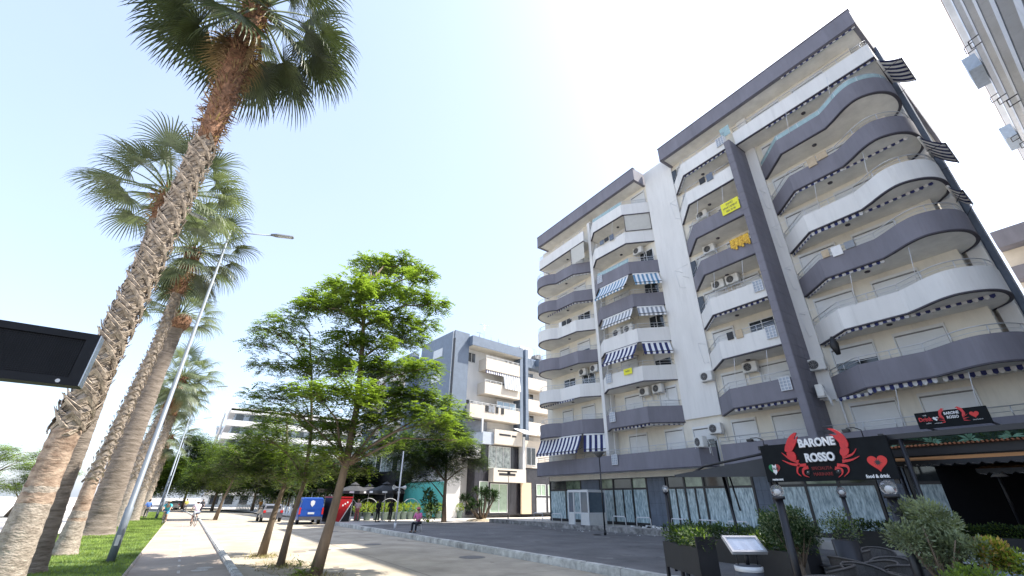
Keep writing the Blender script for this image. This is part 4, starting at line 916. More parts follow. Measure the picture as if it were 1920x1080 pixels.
def pole_lamp(x, y, z, H, lab, head):
    t = thing('lamp_post', (x, y, z), lab, 'lamp post')
    b = MB(); b.tube([(0, 0, 0), (0, 0, H)], [.05, .035], 10); b.tube([(0, 0, 0), (0, 0, .25)], .075, 10); b.build('pole', FRAME, t)
    h_ = MB()
    if head == 'disk': h_.lathe([(.001, H), (.10, H), (.34, H + .28), (.34, H + .33), (.001, H + .36)], 18)
    else: h_.box(-1.3, 1.0, -.08, .08, H, H + .14); h_.box(-.1, .14, -.12, .12, H - .3, H)
    h_.build('lamp_head', FRAME if head != 'disk' else mat('dim_grey', (.12, .12, .12), .4), t); return t
pole_lamp(20.6, 20.3, .15, 4.2, 'thin dark lamp post with a disc head in front of the shop fronts', 'disk')
pole_lamp(27.1, 39.9, .15, 4.4, 'dark lamp post with a T shaped head before the white sign of the blue-grey building', 't')
t = thing('loudspeaker_pole', (11.98, 31.0, .1), 'pale grey pole with two horn loudspeakers at the plaza kerb', 'pole')
b = MB(); b.tube([(0, 0, 0), (.0, 0, 4.9)], [.06, .04], 10); b.tube([(0, 0, 0), (0, 0, .4)], .08, 10, 0); b.build('pole', PALEPIPE, t)
for a in (R(200), R(20)):
    b = MB(); b.T = Matrix.Translation((0, 0, 2.55)) @ Matrix.Rotation(a, 4, 'Z') @ Matrix.Rotation(R(90), 4, 'Y'); b.lathe([(.03, .05), (.05, .25), (.14, .5), (.15, .5), (.02, .3)], 14); b.build('horn', ACW, t)

# ------------------------------------------------------------------ hanging board upper left
t = thing('display_board', (-.75, 3.8, 2.53), 'black perforated back of a display board jutting in at the upper left', 'sign board')
BL = mat('board_black', (.012, .013, .016), .6, .2, 8, spec=.2)
b = MB()
def fr2(x0, x1, y0, y1, z0, z1): b.box(x0, x1, y0, y1, z0, z1)
W2, H2 = 1.35, .345
b.box(-W2, 0, 0, .012, .0, .045); b.box(-W2, 0, 0, .012, H2 - .045, H2); b.box(-.06, 0, 0, .012, .045, H2 - .045); b.box(-W2, -W2 + .06, 0, .012, .045, H2 - .045)
b.box(-W2, 0, .012, .10, 0, .006); b.box(-W2, 0, .012, .10, H2 - .006, H2); b.box(-.006, 0, .012, .10, .006, H2 - .006); b.box(-W2, 0, .1, .112, 0, H2)
b.build('frame', BL, t)
b = MB(); b.box(0, .006, .002, .108, 0.004, H2 - .004); b.build('side_trim', mat('trim_silver', (.5, .52, .55), .3, metal=.6), t)
g = MB(); g.box(-W2 + .06, -.06, .022, .03, .045, H2 - .045); g.build('mesh_backing', mat('mesh_back', (.025, .024, .024), .7, spec=.1), t)
g = MB()
for i in range(int((W2 - .12) / .012)): g.box(-W2 + .062 + i * .012, -W2 + .0675 + i * .012, .014, .02, .045, H2 - .045)
for j in range(int((H2 - .09) / .012)): g.box(-W2 + .06, -.06, .0125, .0135, .047 + j * .012, .0525 + j * .012)
g.build('perforated_mesh', BL, t)
g = MB(); g.lathe([(.0001, 0), (.012, 0)], 10); inst('sticker', g.mesh('sticker', mat('sticker_white', (.6, .6, .6), .5)), t, (-.1, -.002, .022), (R(90), 0, 0))
g = MB(); g.tube([(-W2 + .3, .2, -2.53), (-W2 + .3, .2, .3)], .06, 12); g.box(-W2 + .2, -W2 + .4, .11, .2, .05, .3); g.build('post', FRAME, t)

# ------------------------------------------------------------------ people
def skin_obj(name, parent, verts, edges, radii, m, root=0, sub=1):
    me = bpy.data.meshes.new(name); me.from_pydata(verts, edges, []); o = bpy.data.objects.new(name, me); COL.objects.link(o); o.parent = parent
    md = o.modifiers.new('skin', 'SKIN'); md.use_smooth_shade = True
    for i, v in enumerate(me.skin_vertices[0].data): v.radius = (radii[i], radii[i]) if not isinstance(radii[i], tuple) else radii[i]; v.use_root = (i == root)
    s = o.modifiers.new('sub', 'SUBSURF'); s.levels = sub; s.render_levels = sub
    me.materials.append(m); return o
def person(loc, rz, lab, pose='stand', top=(.3, .3, .5), leg=(.05, .05, .07), hat=None, hair=(.03, .02, .015), long_legs=True, sc=1., skinm=None, group=None, grip=False):
    t = thing('person', loc, lab, 'person', group, rz); SK = skinm or SKIN
    tm = mat('cloth_%.2f_%.2f_%.2f' % top, top, .85, .1, 8); lm = mat('cloth_%.2f_%.2f_%.2f' % leg, leg, .85, .1, 8)
    if pose == 'sit':
        J = dict(pel=(0, 0, .50), chest=(.0, .02, .86), neck=(0, .05, 1.04), head=(0, .08, 1.17), topp=(0, .08, 1.27), kL=(-.13, .42, .50), kR=(.13, .42, .50), aL=(-.13, .44, .06), aR=(.13, .44, .06), tL=(-.14, .6, .03), tR=(.14, .6, .03),
                 sL=(-.19, .03, .98), sR=(.19, .03, .98), eL=(-.25, .12, .72), eR=(.25, .12, .72), hL=(-.08, .36, .64), hR=(.08, .36, .66))
    elif pose == 'ride':
        J = dict(pel=(0, -.1, .95), chest=(0, .12, 1.3), neck=(0, .2, 1.46), head=(0, .26, 1.58), topp=(0, .28, 1.68), kL=(-.11, .28, .72), kR=(.11, .22, .92), aL=(-.12, .10, .26), aR=(.12, .12, .46), tL=(-.12, .28, .22), tR=(.12, .3, .42),
                 sL=(-.19, .15, 1.42), sR=(.19, .15, 1.42), eL=(-.24, .38, 1.22), eR=(.24, .38, 1.22), hL=(-.24, .60, 1.08), hR=(.24, .60, 1.08))
    elif pose == 'walk':
        J = dict(pel=(0, 0, .95), chest=(0, .0, 1.28), neck=(0, .02, 1.47), head=(0, .05, 1.6), topp=(0, .05, 1.71), kL=(-.1, .16, .52), kR=(.1, -.02, .5), aL=(-.1, .22, .09), aR=(.1, -.28, .12), tL=(-.11, .4, .04), tR=(.11, -.14, .04),
                 sL=(-.19, 0, 1.41), sR=(.19, 0, 1.41), eL=(-.25, -.08, 1.14), eR=(.25, .05, 1.14), hL=(-.26, -.02, .88), hR=(.24, .2, .94))
    else:
        J = dict(pel=(0, 0, .95), chest=(0, .0, 1.28), neck=(0, .02, 1.47), head=(0, .04, 1.6), topp=(0, .04, 1.71), kL=(-.11, .04, .5), kR=(.11, .02, .5), aL=(-.13, 0, .09), aR=(.13, 0, .09), tL=(-.15, .17, .04), tR=(.15, .17, .04),
                 sL=(-.19, 0, 1.41), sR=(.19, 0, 1.41), eL=(-.27, -.02, 1.14), eR=(.27, .02, 1.15), hL=(-.2, .16, .98), hR=(.2, .18, 1.0))
    for k in list(J): J[k] = Vector(J[k])
    hpL = J['pel'] + Vector((-.09, .02, -.03)); hpR = J['pel'] + Vector((.09, .02, -.03)); J['hpL'] = hpL; J['hpR'] = hpR
    names = ['pel', 'chest', 'neck', 'head', 'topp', 'hpL', 'hpR', 'kL', 'kR', 'aL', 'aR', 'tL', 'tR', 'sL', 'sR', 'eL', 'eR', 'hL', 'hR']
    rad = dict(pel=(.14, .11), chest=(.155, .11), neck=.055, head=.092, topp=.075, hpL=.09, hpR=.09, kL=.06, kR=.06, aL=.042, aR=.042, tL=.035, tR=.035, sL=.06, sR=.06, eL=.042, eR=.042, hL=.03, hR=.03)
    ed = [('pel', 'chest'), ('chest', 'neck'), ('neck', 'head'), ('head', 'topp'), ('pel', 'hpL'), ('pel', 'hpR'), ('hpL', 'kL'), ('hpR', 'kR'), ('kL', 'aL'), ('kR', 'aR'), ('aL', 'tL'), ('aR', 'tR'), ('chest', 'sL'), ('chest', 'sR'), ('sL', 'eL'), ('sR', 'eR'), ('eL', 'hL'), ('eR', 'hR')]
    V = [J[n_] for n_ in names]; RD = [rad[n_] for n_ in names]; E_ = [(names.index(a), names.index(c)) for a, c in ed]
    # fingers
    for s_, sg in (('L', -1), ('R', 1)):
        h = J['h' + s_]; e = J['e' + s_]; d = (h - e).normalized(); sd = Vector((sg, 0, 0)); i0 = names.index('h' + s_)
        for f in range(4):
            p = h + d * .06 + sd * (.012 * (f - 1.5)) ; V += [p, p + d * .035 + Vector((0, 0, -.02))]; RD += [.011, .009]; E_ += [(i0, len(V) - 2), (len(V) - 2, len(V) - 1)]
        p = h + d * .03 - sd * .035; V.append(p); RD.append(.011); E_.append((i0, len(V) - 1))
    skin_obj('body', t, V, E_, RD, SK)
    def sub(nm, ns, grow, m, ext=None):
        v = [J[n_].copy() for n_ in ns]
        if ext:
            for k_, (a, f) in ext.items(): v[ns.index(k_)] = J[a].lerp(J[k_], f)
        e = [(ns.index(a), ns.index(c)) for a, c in ed if a in ns and c in ns]
        rs = [((rad[n_][0] + grow, rad[n_][1] + grow) if isinstance(rad[n_], tuple) else rad[n_] + grow) for n_ in ns]
        skin_obj(nm, t, v, e, rs, m)
    sub('shirt', ['pel', 'chest', 'neck', 'sL', 'sR', 'eL', 'eR'], .022, tm, {'neck': ('chest', .75)})
    sub('trousers', ['pel', 'hpL', 'hpR', 'kL', 'kR'] + (['aL', 'aR'] if long_legs else []), .018, lm)
    b = MB(); hd = J['head']; b.ball(hd + Vector((0, -.015, .045)), .107, 8, sz=1.05)
    if hat: b2 = MB(); b2.lathe([(.19, 0), (.12, .02), (.11, .10), (.001, .13)], 14, c=hd + Vector((0, 0, .06))); b2.build('hat', mat('hat_%.2f' % hat[0], hat, .8), t)
    b.build('hair', mat('hair_%.2f' % hair[0], hair, .8), t)
    f = MB(); f.ball(hd + Vector((0, .098, .0)), .018, 5, sz=1.3); f.build('nose', SK, t)
    for sg in (-1, 1):
        f = MB(); f.ball(hd + Vector((.035 * sg, .088, .025)), .012, 5); f.build('eye', FRAME, t)
        f = MB(); f.ball(hd + Vector((.1 * sg, 0, .0)), .024, 5, sx=.5); f.build('ear', SK, t)
        f = MB(); a_ = J['aL'] if sg < 0 else J['aR']; q = J['tL'] if sg < 0 else J['tR']; f.tube([a_ + Vector((0, -.05, -.045)), a_.lerp(q, .5) + Vector((0, 0, -.02)), q + Vector((0, .05, 0))], [.045, .048, .035], 8); f.build('shoe', BLACK, t)
    if sc != 1: t.scale = (sc, sc, sc)
    return t
def bicycle(loc, rz, lab, col):
    t = thing('bicycle', loc, lab, 'bicycle', None, rz); cm = mat('bike_%.2f' % col[0], col, .4)
    for yy in (-.52, .52):
        b = MB(); b.tube([(0, yy + .33 * math.cos(a), .35 + .33 * math.sin(a)) for a in [i * math.pi / 12 for i in range(25)]], .02, 6, cap=False)
        wl = b.build('wheel', BLACK, t); s = MB()
        for i in range(12): a = i * math.pi / 6; s.tube([(0, yy, .35), (0, yy + .32 * math.cos(a), .35 + .32 * math.sin(a))], .004, 4)
        s.build('spokes', STEEL, wl)
    b = MB(); b.tube([(0, -.52, .35), (0, -.05, .33), (0, -.18, .82)], .017, 6); b.tube([(0, -.05, .33), (0, .38, .8)], .02, 6); b.tube([(0, -.15, .75), (0, .36, .85)], .016, 6); b.tube([(0, .52, .35), (0, .38, .8), (0, .35, 1.0)], .016, 6); b.tube([(0, -.52, .35), (0, -.16, .76)], .012, 6); b.build('bike_frame', cm, t)
    b = MB(); b.tube([(-.28, .50, 1.03), (-.1, .37, 1.02), (.1, .37, 1.02), (.28, .50, 1.03)], .014, 6); b.build('handlebar', BLACK, t)
    b = MB(); b.prism([(-.07, -.32), (.07, -.32), (.03, -.02), (-.03, -.02)], .84, .89); b.build('saddle', BLACK, t)
    b = MB(); b.tube([(-.13, .08, .25), (0, 0, .33), (.13, .08, .45)], .012, 6); b.box(-.17, -.08, .03, .14, .2, .22); b.box(.08, .17, .05, .16, .42, .44); b.build('pedals', FRAME, t)
    return t
bicycle((-.9, 46.5, 0), R(175), 'dark bicycle ridden towards the camera at the left of the cycle path', (.05, .05, .06))
person((-.9, 46.5, 0), R(175), 'cyclist in a turquoise sleeveless top riding towards the camera', 'ride', (.05, .38, .45), (.06, .2, .35), hat=(.5, .45, .35), long_legs=False)
bicycle((1.0, 43.5, 0), R(12), 'bicycle on the right of the cycle path pedalled away past the kerb', (.2, .2, .22))
person((1.0, 43.5, 0), R(12), 'cyclist in a pale pink shirt and hat seen from behind', 'ride', (.62, .48, .56), (.35, .38, .45), hat=(.55, .5, .48), long_legs=False)
person((12.15, 27.7, .15), R(125), 'seated woman in a pink top and hat on the plaza kerb', 'sit', (.62, .16, .36), (.012, .014, .025), hat=(.45, .12, .14))
t = thing('stool', (12.15, 27.7, .15), 'small white plastic stool under the woman in pink', 'stool'); b = MB(); b.box(-.17, .17, -.15, .15, .37, .41); b.build('seat', ACW, t)
for sx in (-1, 1):
    for sy in (-1, 1): b = MB(); b.tube([(.19 * sx, .17 * sy, 0), (.14 * sx, .12 * sy, .37)], .02, 6); b.build('leg', ACW, t)
t = thing('newspaper', (11.85, 27.48, .70), 'white folded paper on the lap of the woman in pink', 'paper'); b = MB(); b.box(-.14, .14, -.1, .1, 0, .015); b.build('sheets', CLOTHW, t)
dk = mat('bronze_dark', (.02, .017, .015), .5)
person((14.1, 40.9, .15), R(200), 'left of two standing people in all dark clothes before the flower tubs', 'stand', (.012, .012, .014), (.010, .010, .012), skinm=mat('tanned', (.1, .06, .045), .6))
person((15.2, 40.8, .15), R(150), 'right of two standing people in all dark clothes, leaning towards the other', 'walk', (.014, .012, .014), (.012, .012, .012), skinm=MATS['tanned'])
person((13.0, 43.2, .15), R(160), 'person in a white and pink top behind the red booth', 'stand', (.6, .42, .42), (.4, .12, .12), hair=(.1, .05, .03))
for i, (x, y, a, c, l, lab) in enumerate(((2.2, 78, 160, (.05, .05, .06), (.02, .02, .03), 'distant walker in black on the street left side'), (9.6, 80, 200, (.55, .25, .05), (.3, .2, .1), 'distant person in an orange top by the terrace'), (.4, 84, 20, (.5, .45, .1), (.1, .1, .12), 'distant walker in a yellow top near the bend'), (-2.8, 60, 0, (.1, .2, .55), (.1, .1, .1), 'distant person in blue behind the palms'))):
    person((x, y, 0), R(a), lab, 'walk', c, l)

# ------------------------------------------------------------------ blue van and a parked car
def van(loc, rz, lab):
    t = thing('van', loc, lab, 'van', None, rz); VB = mat('van_blue', (.015, .075, .36), .3, .05)
    # loft: rear at y=0, front at y=5
    sec = [(0.0, .93, 1.95), (.15, .95, 2.0), (3.2, .95, 2.0), (3.9, .92, 1.55), (4.7, .88, 1.15), (4.95, .8, .9)]
    b = MB(); rows = []
    for y, hw, zt in sec: rows.append([(-hw, y, .35), (-hw - .02, y, .75), (-hw, y, 1.1), (-hw + .12, y, zt - .1), (-hw + .22, y, zt), (hw - .22, y, zt), (hw - .12, y, zt - .1), (hw, y, 1.1), (hw + .02, y, .75), (hw, y, .35)])
    k = len(rows[0]); v = [p for r_ in rows for p in r_]; f = [(i * k + j, i * k + (j + 1) % k, (i + 1) * k + (j + 1) % k, (i + 1) * k + j) for i in range(len(rows) - 1) for j in range(k)]
    f += [tuple(range(k - 1, -1, -1)), tuple((len(rows) - 1) * k + j for j in range(k))]; b.add(v, f); b.build('body', VB, t)
    b = MB(); b.box(-.84, .84, -.02, 0, .62, 1.1); b.box(-.8, .8, -.02, 0, 1.12, 1.85); b.box(-.3, .3, -.035, -.02, 1.06, 1.1); d = b.build('rear_door', VB, t)
    b = MB(); b.box(-.25, .25, -.04, -.02, .76, .9); b.build('number_plate', SHUT, d)
    s = MB(); s.prism([(-.16, 0), (-.17, .22), (0, .3), (.17, .22), (.16, 0), (0, -.2)], 0, .012); inst('shield_emblem', s.mesh('shield_emblem', CLOTHW), d, (.0, -.022, 1.5), (R(90), 0, 0))
    b = MB(); b.box(-.9, .9, -.1, .1, .36, .58); b.build('bumper', mat('grey_plastic', (.08, .08, .09), .6), t)
    for sg in (-1, 1):
        b = MB(); b.box(min(.82 * sg, .95 * sg), max(.82 * sg, .95 * sg), -.045, .1, .75, 1.25); b.build('tail_light', mat('lamp_red', (.55, .02, .02), .3), t)
        b = MB(); b.box(min(.9 * sg, .985 * sg), max(.9 * sg, .985 * sg), .8, 3.0, 1.2, 1.75); b.build('side_window', DARKG, t)
        for y in (.85, 4.0):
            b = MB(); b.T = Matrix.Translation((.83 * sg, y, .33)) @ Matrix.Rotation(R(90), 4, 'Y'); b.lathe([(.001, -.11), (.2, -.11), (.33, -.1), (.33, .1), (.2, .11), (.001, .11)], 20); wl = b.build('wheel', BLACK, t)
            b = MB(); b.T = Matrix.Translation((.95 * sg, y, .33)) @ Matrix.Rotation(R(90), 4, 'Y'); b.lathe([(.001, -.02), (.19, -.02), (.2, .0), (.001, .01)], 16); b.build('rim', STEEL, wl)
        b = MB(); b.box(min(.98 * sg, 1.12 * sg), max(.98 * sg, 1.12 * sg), 3.6, 3.75, 1.15, 1.4); b.build('mirror', BLACK, t)
    return t
van((8.95, 42.4, 0), R(-4), 'bright blue van seen from behind with a white shield on its rear door')
def car(loc, rz, lab, col):
    t = thing('parked_car', loc, lab, 'car', 'cars parked along the street', rz); cm = mat('car_%.2f' % col[0], col, .3)
    b = MB(); prof = [(0, .35), (0, .8), (.1, .95), (.5, 1.35), (1.0, 1.45), (2.2, 1.42), (2.9, 1.0), (3.8, .85), (4.0, .6), (4.0, .3)]
    n = len(prof); hw = .82; v = [(-hw + (.16 if z > 1.1 else 0), y, z) for y, z in prof] + [(hw - (.16 if z > 1.1 else 0), y, z) for y, z in prof]
    b.add(v, [tuple(range(n)), tuple(range(2 * n - 1, n - 1, -1))] + [(i, n + i, n + (i + 1) % n, (i + 1) % n) for i in range(n)]); b.build('body', cm, t)
    b = MB(); b.box(-.6, .6, .22, .3, 1.0, 1.3); b.box(-.83, .83, .8, 2.4, 1.02, 1.3); b.build('window', DARKG, t)
    for sg in (-1, 1):
        b = MB(); b.box(min(.6 * sg, .8 * sg), max(.6 * sg, .8 * sg), -.02, .05, .75, .95); b.build('tail_light', MATS['lamp_red'], t)
        for y in (.75, 3.2): b = MB(); b.T = Matrix.Translation((.76 * sg, y, .31)) @ Matrix.Rotation(R(90), 4, 'Y'); b.lathe([(.001, -.1), (.31, -.1), (.31, .1), (.001, .1)], 16); b.build('wheel', BLACK, t)
car((6.9, 48.0, 0), R(0), 'dark grey car parked beside the blue van', (.10, .10, .11)); car((-1.2, 100, 0), R(20), 'distant white car at the bend, left', (.6, .6, .6)); car((-.2, 108, 0), R(20), 'distant grey car at the bend, farther', (.2, .22, .25))

# red and black booth
t = thing('booth', (10.6, 42.4, .15), 'red and black promotional booth with a white diagonal stripe behind the leaning tree', 'booth', rz=R(12))
b = MB(); b.box(0, 1.7, 0, 1.6, 0, 1.85); b.build('body', BLACK, t)
b = MB(); b.add([(.0, -.012, 1.85), (0, -.012, .1), (.8, -.012, .0), (1.7, -.012, 1.5), (1.7, -.012, 1.85)], [(0, 1, 2, 3, 4)]); b.build('red_panel', mat('booth_red', (.36, .012, .016), .4), t)
b = MB(); b.add([(.8, -.016, 0), (.88, -.016, 0), (1.7, -.016, 1.42), (1.7, -.016, 1.54)], [(0, 1, 2, 3)]); b.build('stripe', CLOTHW, t)
for i in range(3): b = MB(); b.box(.85 + i * .2, .98 + i * .2, -.02, -.013, 1.2 + i * .12, 1.32 + i * .12); b.build('mark', CLOTHW, t)
b = MB(); b.box(-.05, 1.75, -.05, 1.65, 1.85, 1.95); b.build('roof', MATS['booth_red'], t)

# parasols over the terrace
def parasol(loc, lab):
    t = thing('parasol', loc, lab, 'parasol', 'black parasols with white emblems')
    b = MB(); b.tube([(0, 0, 0), (0, 0, 2.9)], .035, 8); b.tube([(0, 0, 0), (0, 0, .08)], .28, 12); b.build('pole', PALEPIPE, t)
    b = MB(); n = 8; R_ = 1.8; v = [(0, 0, 3.05)] + [(R_ * math.cos(2 * math.pi * i / n), R_ * math.sin(2 * math.pi * i / n), 2.45) for i in range(n)] + [(R_ * math.cos(2 * math.pi * i / n), R_ * math.sin(2 * math.pi * i / n), 2.22) for i in range(n)]
    b.add(v, [(0, 1 + i, 1 + (i + 1) % n) for i in range(n)] + [(1 + i, 9 + i, 9 + (i + 1) % n, 1 + (i + 1) % n) for i in range(n)]); c = b.build('canopy', mat('canopy_black', (.035, .035, .037), .8), t)
    b = MB(); b.lathe([(.45, 3.0), (.001, 3.25)], 8); b.build('vent', MATS['canopy_black'], t)
    for i in range(n):
        e = MB(); a = 2 * math.pi * (i + .5) / n; q = R_ * math.cos(math.pi / n) + .012; tn = Vector((-math.sin(a), math.cos(a), 0)); c0 = Vector((q * math.cos(a), q * math.sin(a), 2.33))
        e.add([c0 - tn * .22 + Vector((0, 0, -.07)), c0 + tn * .22 + Vector((0, 0, -.07)), c0 + tn * .2 + Vector((0, 0, .08)), c0 - tn * .2 + Vector((0, 0, .08))], [(0, 1, 2, 3)]); e.build('emblem', CLOTHW, c)
parasol((14.9, 41.8, .15), 'right black parasol with white emblems above the flower tubs'); parasol((13.2, 45.8, .15), 'left black parasol, half hidden behind the large street tree')
parasol((15.5, 48.5, .15), 'rear black parasol near the dark terrace')

# tubs with yellow-green shrubs
def bush(b, c, r, n, L_, rd, mi=(0,), up=.3, flat=.9):
    for _ in range(n):
        o_ = Vector((rd.gauss(0, 1), rd.gauss(0, 1), rd.gauss(0, 1) * flat)).normalized() * rd.random() ** .4 * r
        p = Vector(c) + o_; d = (o_.normalized() + Vector((rd.uniform(-.5, .5), rd.uniform(-.5, .5), rd.uniform(-.1, up + .4)))).normalized(); s = d.cross(Vector((rd.uniform(-1, 1), rd.uniform(-1, 1), 1))).normalized() * L_ * rd.uniform(.16, .28); L2 = L_ * rd.uniform(.7, 1.3)
        b.add([p, p + d * L2 * .5 + s, p + d * L2, p + d * L2 * .5 - s], [(0, 1, 2, 3)], rd.choice(mi))
tubm = mat('tub_green', (.16, .22, .2), .6, .2, 4)
nm_ = ['first', 'second', 'third', 'fourth', 'fifth', 'sixth', 'seventh', 'eighth', 'ninth', 'tenth', 'eleventh', 'twelfth']
pots = [(672, 950), (690, 950), (708, 950), (722, 950), (733, 950), (745, 950), (757, 950), (769, 951), (780, 951), (805, 950), (822, 950), (862, 950)]
for i, (px, py) in enumerate(pots):
    rd = random.Random(200 + i); p = at_y(px, 955, 44.3 + i * .15); x = p.x; y = p.y
    yel = i % 3 == 1
    t = thing('potted_shrub', (x, y, .154), '%s tub from the left in the row of shrub tubs, %s foliage' % (nm_[i], 'yellow' if yel else 'yellow-green'), 'potted plant', 'shrub tubs along the terrace')
    b = MB(); b.lathe([(.001, 0), (.27, 0), (.36, .62), (.38, .62), (.38, .68), (.33, .68), (.30, .6), (.001, .6)], 14); b.build('tub', tubm, t)
    b = MB(); bush(b, (0, 0, 1.0), .45, 210, .2, rd, (0, 0, 1) if yel else (1, 1, 0)); b.build('foliage', [YELL, LEAFA], t)
# terrace arches and white fence far away
for i in range(4):
    p = at_y(640 + 40 * i + 10, 950, 46); t = thing('garden_arch', (p.x, 46, .15), '%s thin pale metal arch behind the shrub tubs, from the left' % nm_[i], 'arch', 'pale arches behind the tubs'); b = MB()
    b.tube([(.9 * math.cos(a), 0, 1.1 + .75 * math.sin(a)) for a in [k * math.pi / 12 for k in range(13)]], .025, 6); b.tube([(.9, 0, 0), (.9, 0, 1.1)], .025, 6); b.tube([(-.9, 0, 0), (-.9, 0, 1.1)], .025, 6); b.build('tube', PALEPIPE, t)
t = thing('terrace_fence', (11.5, 62, .15), 'low white terrace fence far up the right side of the street', 'fence')
for i in range(30):
    b = MB(); b.box(-.12 - i * .12, -.04 - i * .12, i * 1.2, i * 1.2 + .9, 0, .85); b.build('fence_panel', CLOTHW, t)
rd = random.Random(5)
for i in range(7):
    x, y = 13 - i * .6, 62 + i * 5; t = thing('terrace_parasol', (x + 1.5, y, .15), '%s dark awning roof over the far terrace, counted from the nearest' % nm_[i], 'canopy', 'dark canopies over the far terrace')
    b = MB(); b.box(-.3, 4, 0, 4.2, 2.5, 2.95); b.build('cover', BLACK if i % 2 else mat('brown_canopy', (.09, .05, .04), .8), t)
    for cx in (0, 3.8):
        for cy in (.2, 4.0): b = MB(); b.tube([(cx, cy, 0), (cx, cy, 2.5)], .05, 6); b.build('post', SHUT, t)
    b = MB(); bush(b, (.6, 2, .9), .8, 120, .3, rd, (0, 0, 1, 2)); b.build('flowers', [LEAFD, YELL, PINKL], t)
# yucca
t = thing('yucca', (23.6, 39.2, .15), 'large spreading yucca with bare forking stems before the blue-grey building', 'yucca')
rd = random.Random(31); st = MB(); lf = MB()
for i in range(15):
    a = rd.uniform(0, 6.28); q = rd.uniform(.3, 2.3); tip = Vector((q * math.cos(a), q * math.sin(a), rd.uniform(1.5, 2.9) - .2 * q)); st.tube([(0.2 * math.cos(a), .2 * math.sin(a), 0), Vector((tip.x * .45, tip.y * .45, tip.z * .35)), tip], [.13, .07, .05], 7)
    for k in range(70):
        e = rd.uniform(-.9, 1.4); z = rd.uniform(0, 6.28); d = Vector((math.cos(z) * math.cos(e), math.sin(z) * math.cos(e), math.sin(e))); s = d.cross(Vector((.1, .2, 1))).normalized() * .035; L_ = rd.uniform(.4, .7)
        lf.add([tip - s, tip + s, tip + d * L_ * .6 + s * .9 + Vector((0, 0, -.03)), tip + d * L_ + Vector((0, 0, -.1)), tip + d * L_ * .6 - s * .9 + Vector((0, 0, -.03))], [(0, 1, 2, 3, 4)])
st.build('stems', BARK, t); lf.build('leaves', LEAFD, t)
b = MB(); b.lathe([(1.5, 0), (1.3, .12), (.001, .25)], 16); b.build('soil_mound', DIRT, t)
t = thing('shrub', (17.9, 38.6, .15), 'tall yellow and green croton shrub left of the dark tree', 'shrub'); b = MB(); rd = random.Random(33)
for z in (.7, 1.2, 1.7, 2.2): bush(b, (rd.uniform(-.3, .3), rd.uniform(-.3, .3), z), .6 if z < 2 else .4, 160, .28, rd, (0, 1, 1) if z < 1.2 else (1, 2, 2))
b.build('foliage', [YELL, LEAFB, LEAFD], t)
# small weeds at the foot of the big tree
t = thing('sucker_shoots', (3.15, 14.3, 0), 'leafy green shoots at the foot of the largest street tree', 'plant'); b = MB(); rd = random.Random(34)
for _ in range(34): leafspray(b, Vector((rd.gauss(0, .18), rd.gauss(0, .2), rd.uniform(.0, .3))), Vector((rd.uniform(-1, 1), rd.uniform(-1, 1), .8)), .26, rd)
b.build('foliage', LEAFA, t)

# white kiosk booth in front of the shops
t = thing('kiosk', (24.1, 25.1, .42), 'small white aluminium and glass kiosk in front of the shop fronts', 'kiosk')
b = MB()
kx0, kx1, ky0, ky1, kh = -1.1, .6, -1.05, 1.05, 2.15
for x in (kx0, kx1 - .08):
    for y in (ky0, -.3, .4, ky1 - .08): b.box(x, x + .08, y, y + .08, 0, kh)
for z0, z1 in ((kh - .1, kh), (.7, .78)): 
    b.box(kx0 + .08, kx1 - .08, ky0 + .01, ky0 + .07, z0, z1); b.box(kx0 + .08, kx1 - .08, ky1 - .07, ky1 - .01, z0, z1); b.box(kx0 + .01, kx0 + .07, ky0 + .08, ky1 - .08, z0, z1)
b.build('frame', SHUT, t)
b = MB(); b.box(kx0, kx1, ky0, ky1, kh, kh + .06); b.build('roof', SHUT, t)
for q in ((kx0 + .02, kx0 + .05, ky0 + .08, -.3, 0.02, .7), (kx0 + .02, kx0 + .05, .48, ky1 - .08, 0.02, .7), (kx0 + .08, kx1 - .08, ky0 + .02, ky0 + .05, .02, .7)): b = MB(); b.box(*q); b.build('lower_panel', ACW, t)
for q in ((kx0 + .03, kx0 + .04, ky0 + .08, -.3, .78, kh - .1), (kx0 + .03, kx0 + .04, .48, ky1 - .08, .78, kh - .1), (kx0 + .08, kx1 - .08, ky0 + .03, ky0 + .04, .78, kh - .1)): b = MB(); b.box(*q); b.build('pane', mat('smoked_pane', (.09, .12, .15), .1), t)
# hoop racks along the pavement edge
rackpx = [1060, 1100, 1165, 1225, 1285, 1345, 1395]
hoops = [(23.7, 30.6), (23.7, 28.3), (23.7, 22.0), (23.7, 20.0), (23.7, 17.4), (23.7, 15.6), (23.7, 13.9)]
for i, (x, y) in enumerate(hoops):
    t = thing('bike_rack', (x, y, .43), '%s white tubular hoop on the pavement edge, counted from the far end' % nm_[i], 'bike rack', 'white hoops on the shop pavement')
    b = MB(); b.tube([(0, -.55, 0), (0, -.55, .52), (0, -.48, .6), (0, .48, .6), (0, .55, .52), (0, .55, 0)], .028, 8); b.build('tube', PALEPIPE, t)
t = thing('rubble', (24.6, 19.9, .43), 'small heap of broken tiles and rags against the shop front', 'rubble'); b = MB(); rd = random.Random(3)
for _ in range(60): x, y = rd.gauss(0, .2), rd.gauss(0, .7); s = rd.uniform(.03, .12); b.box(x, x + s, y, y + s * 1.5, 0, s * rd.uniform(.4, 1.3), rd.choice((0, 1)))
b.build('pieces', [BLACK, CLOTHW], t)
b = MB(); rd = random.Random(8)
for _ in range(26): x, y = rd.gauss(22.0, .6), rd.choice((19.5, 26.5, 24)) + rd.gauss(0, .6); s = rd.uniform(.02, .06); b.box(x, x + s, y, y + s, .15, .15 + s * .5)
b.build('litter', CLOTHW, label='scraps of white litter on the grey plaza near the pavement', cat='litter', kind='stuff')

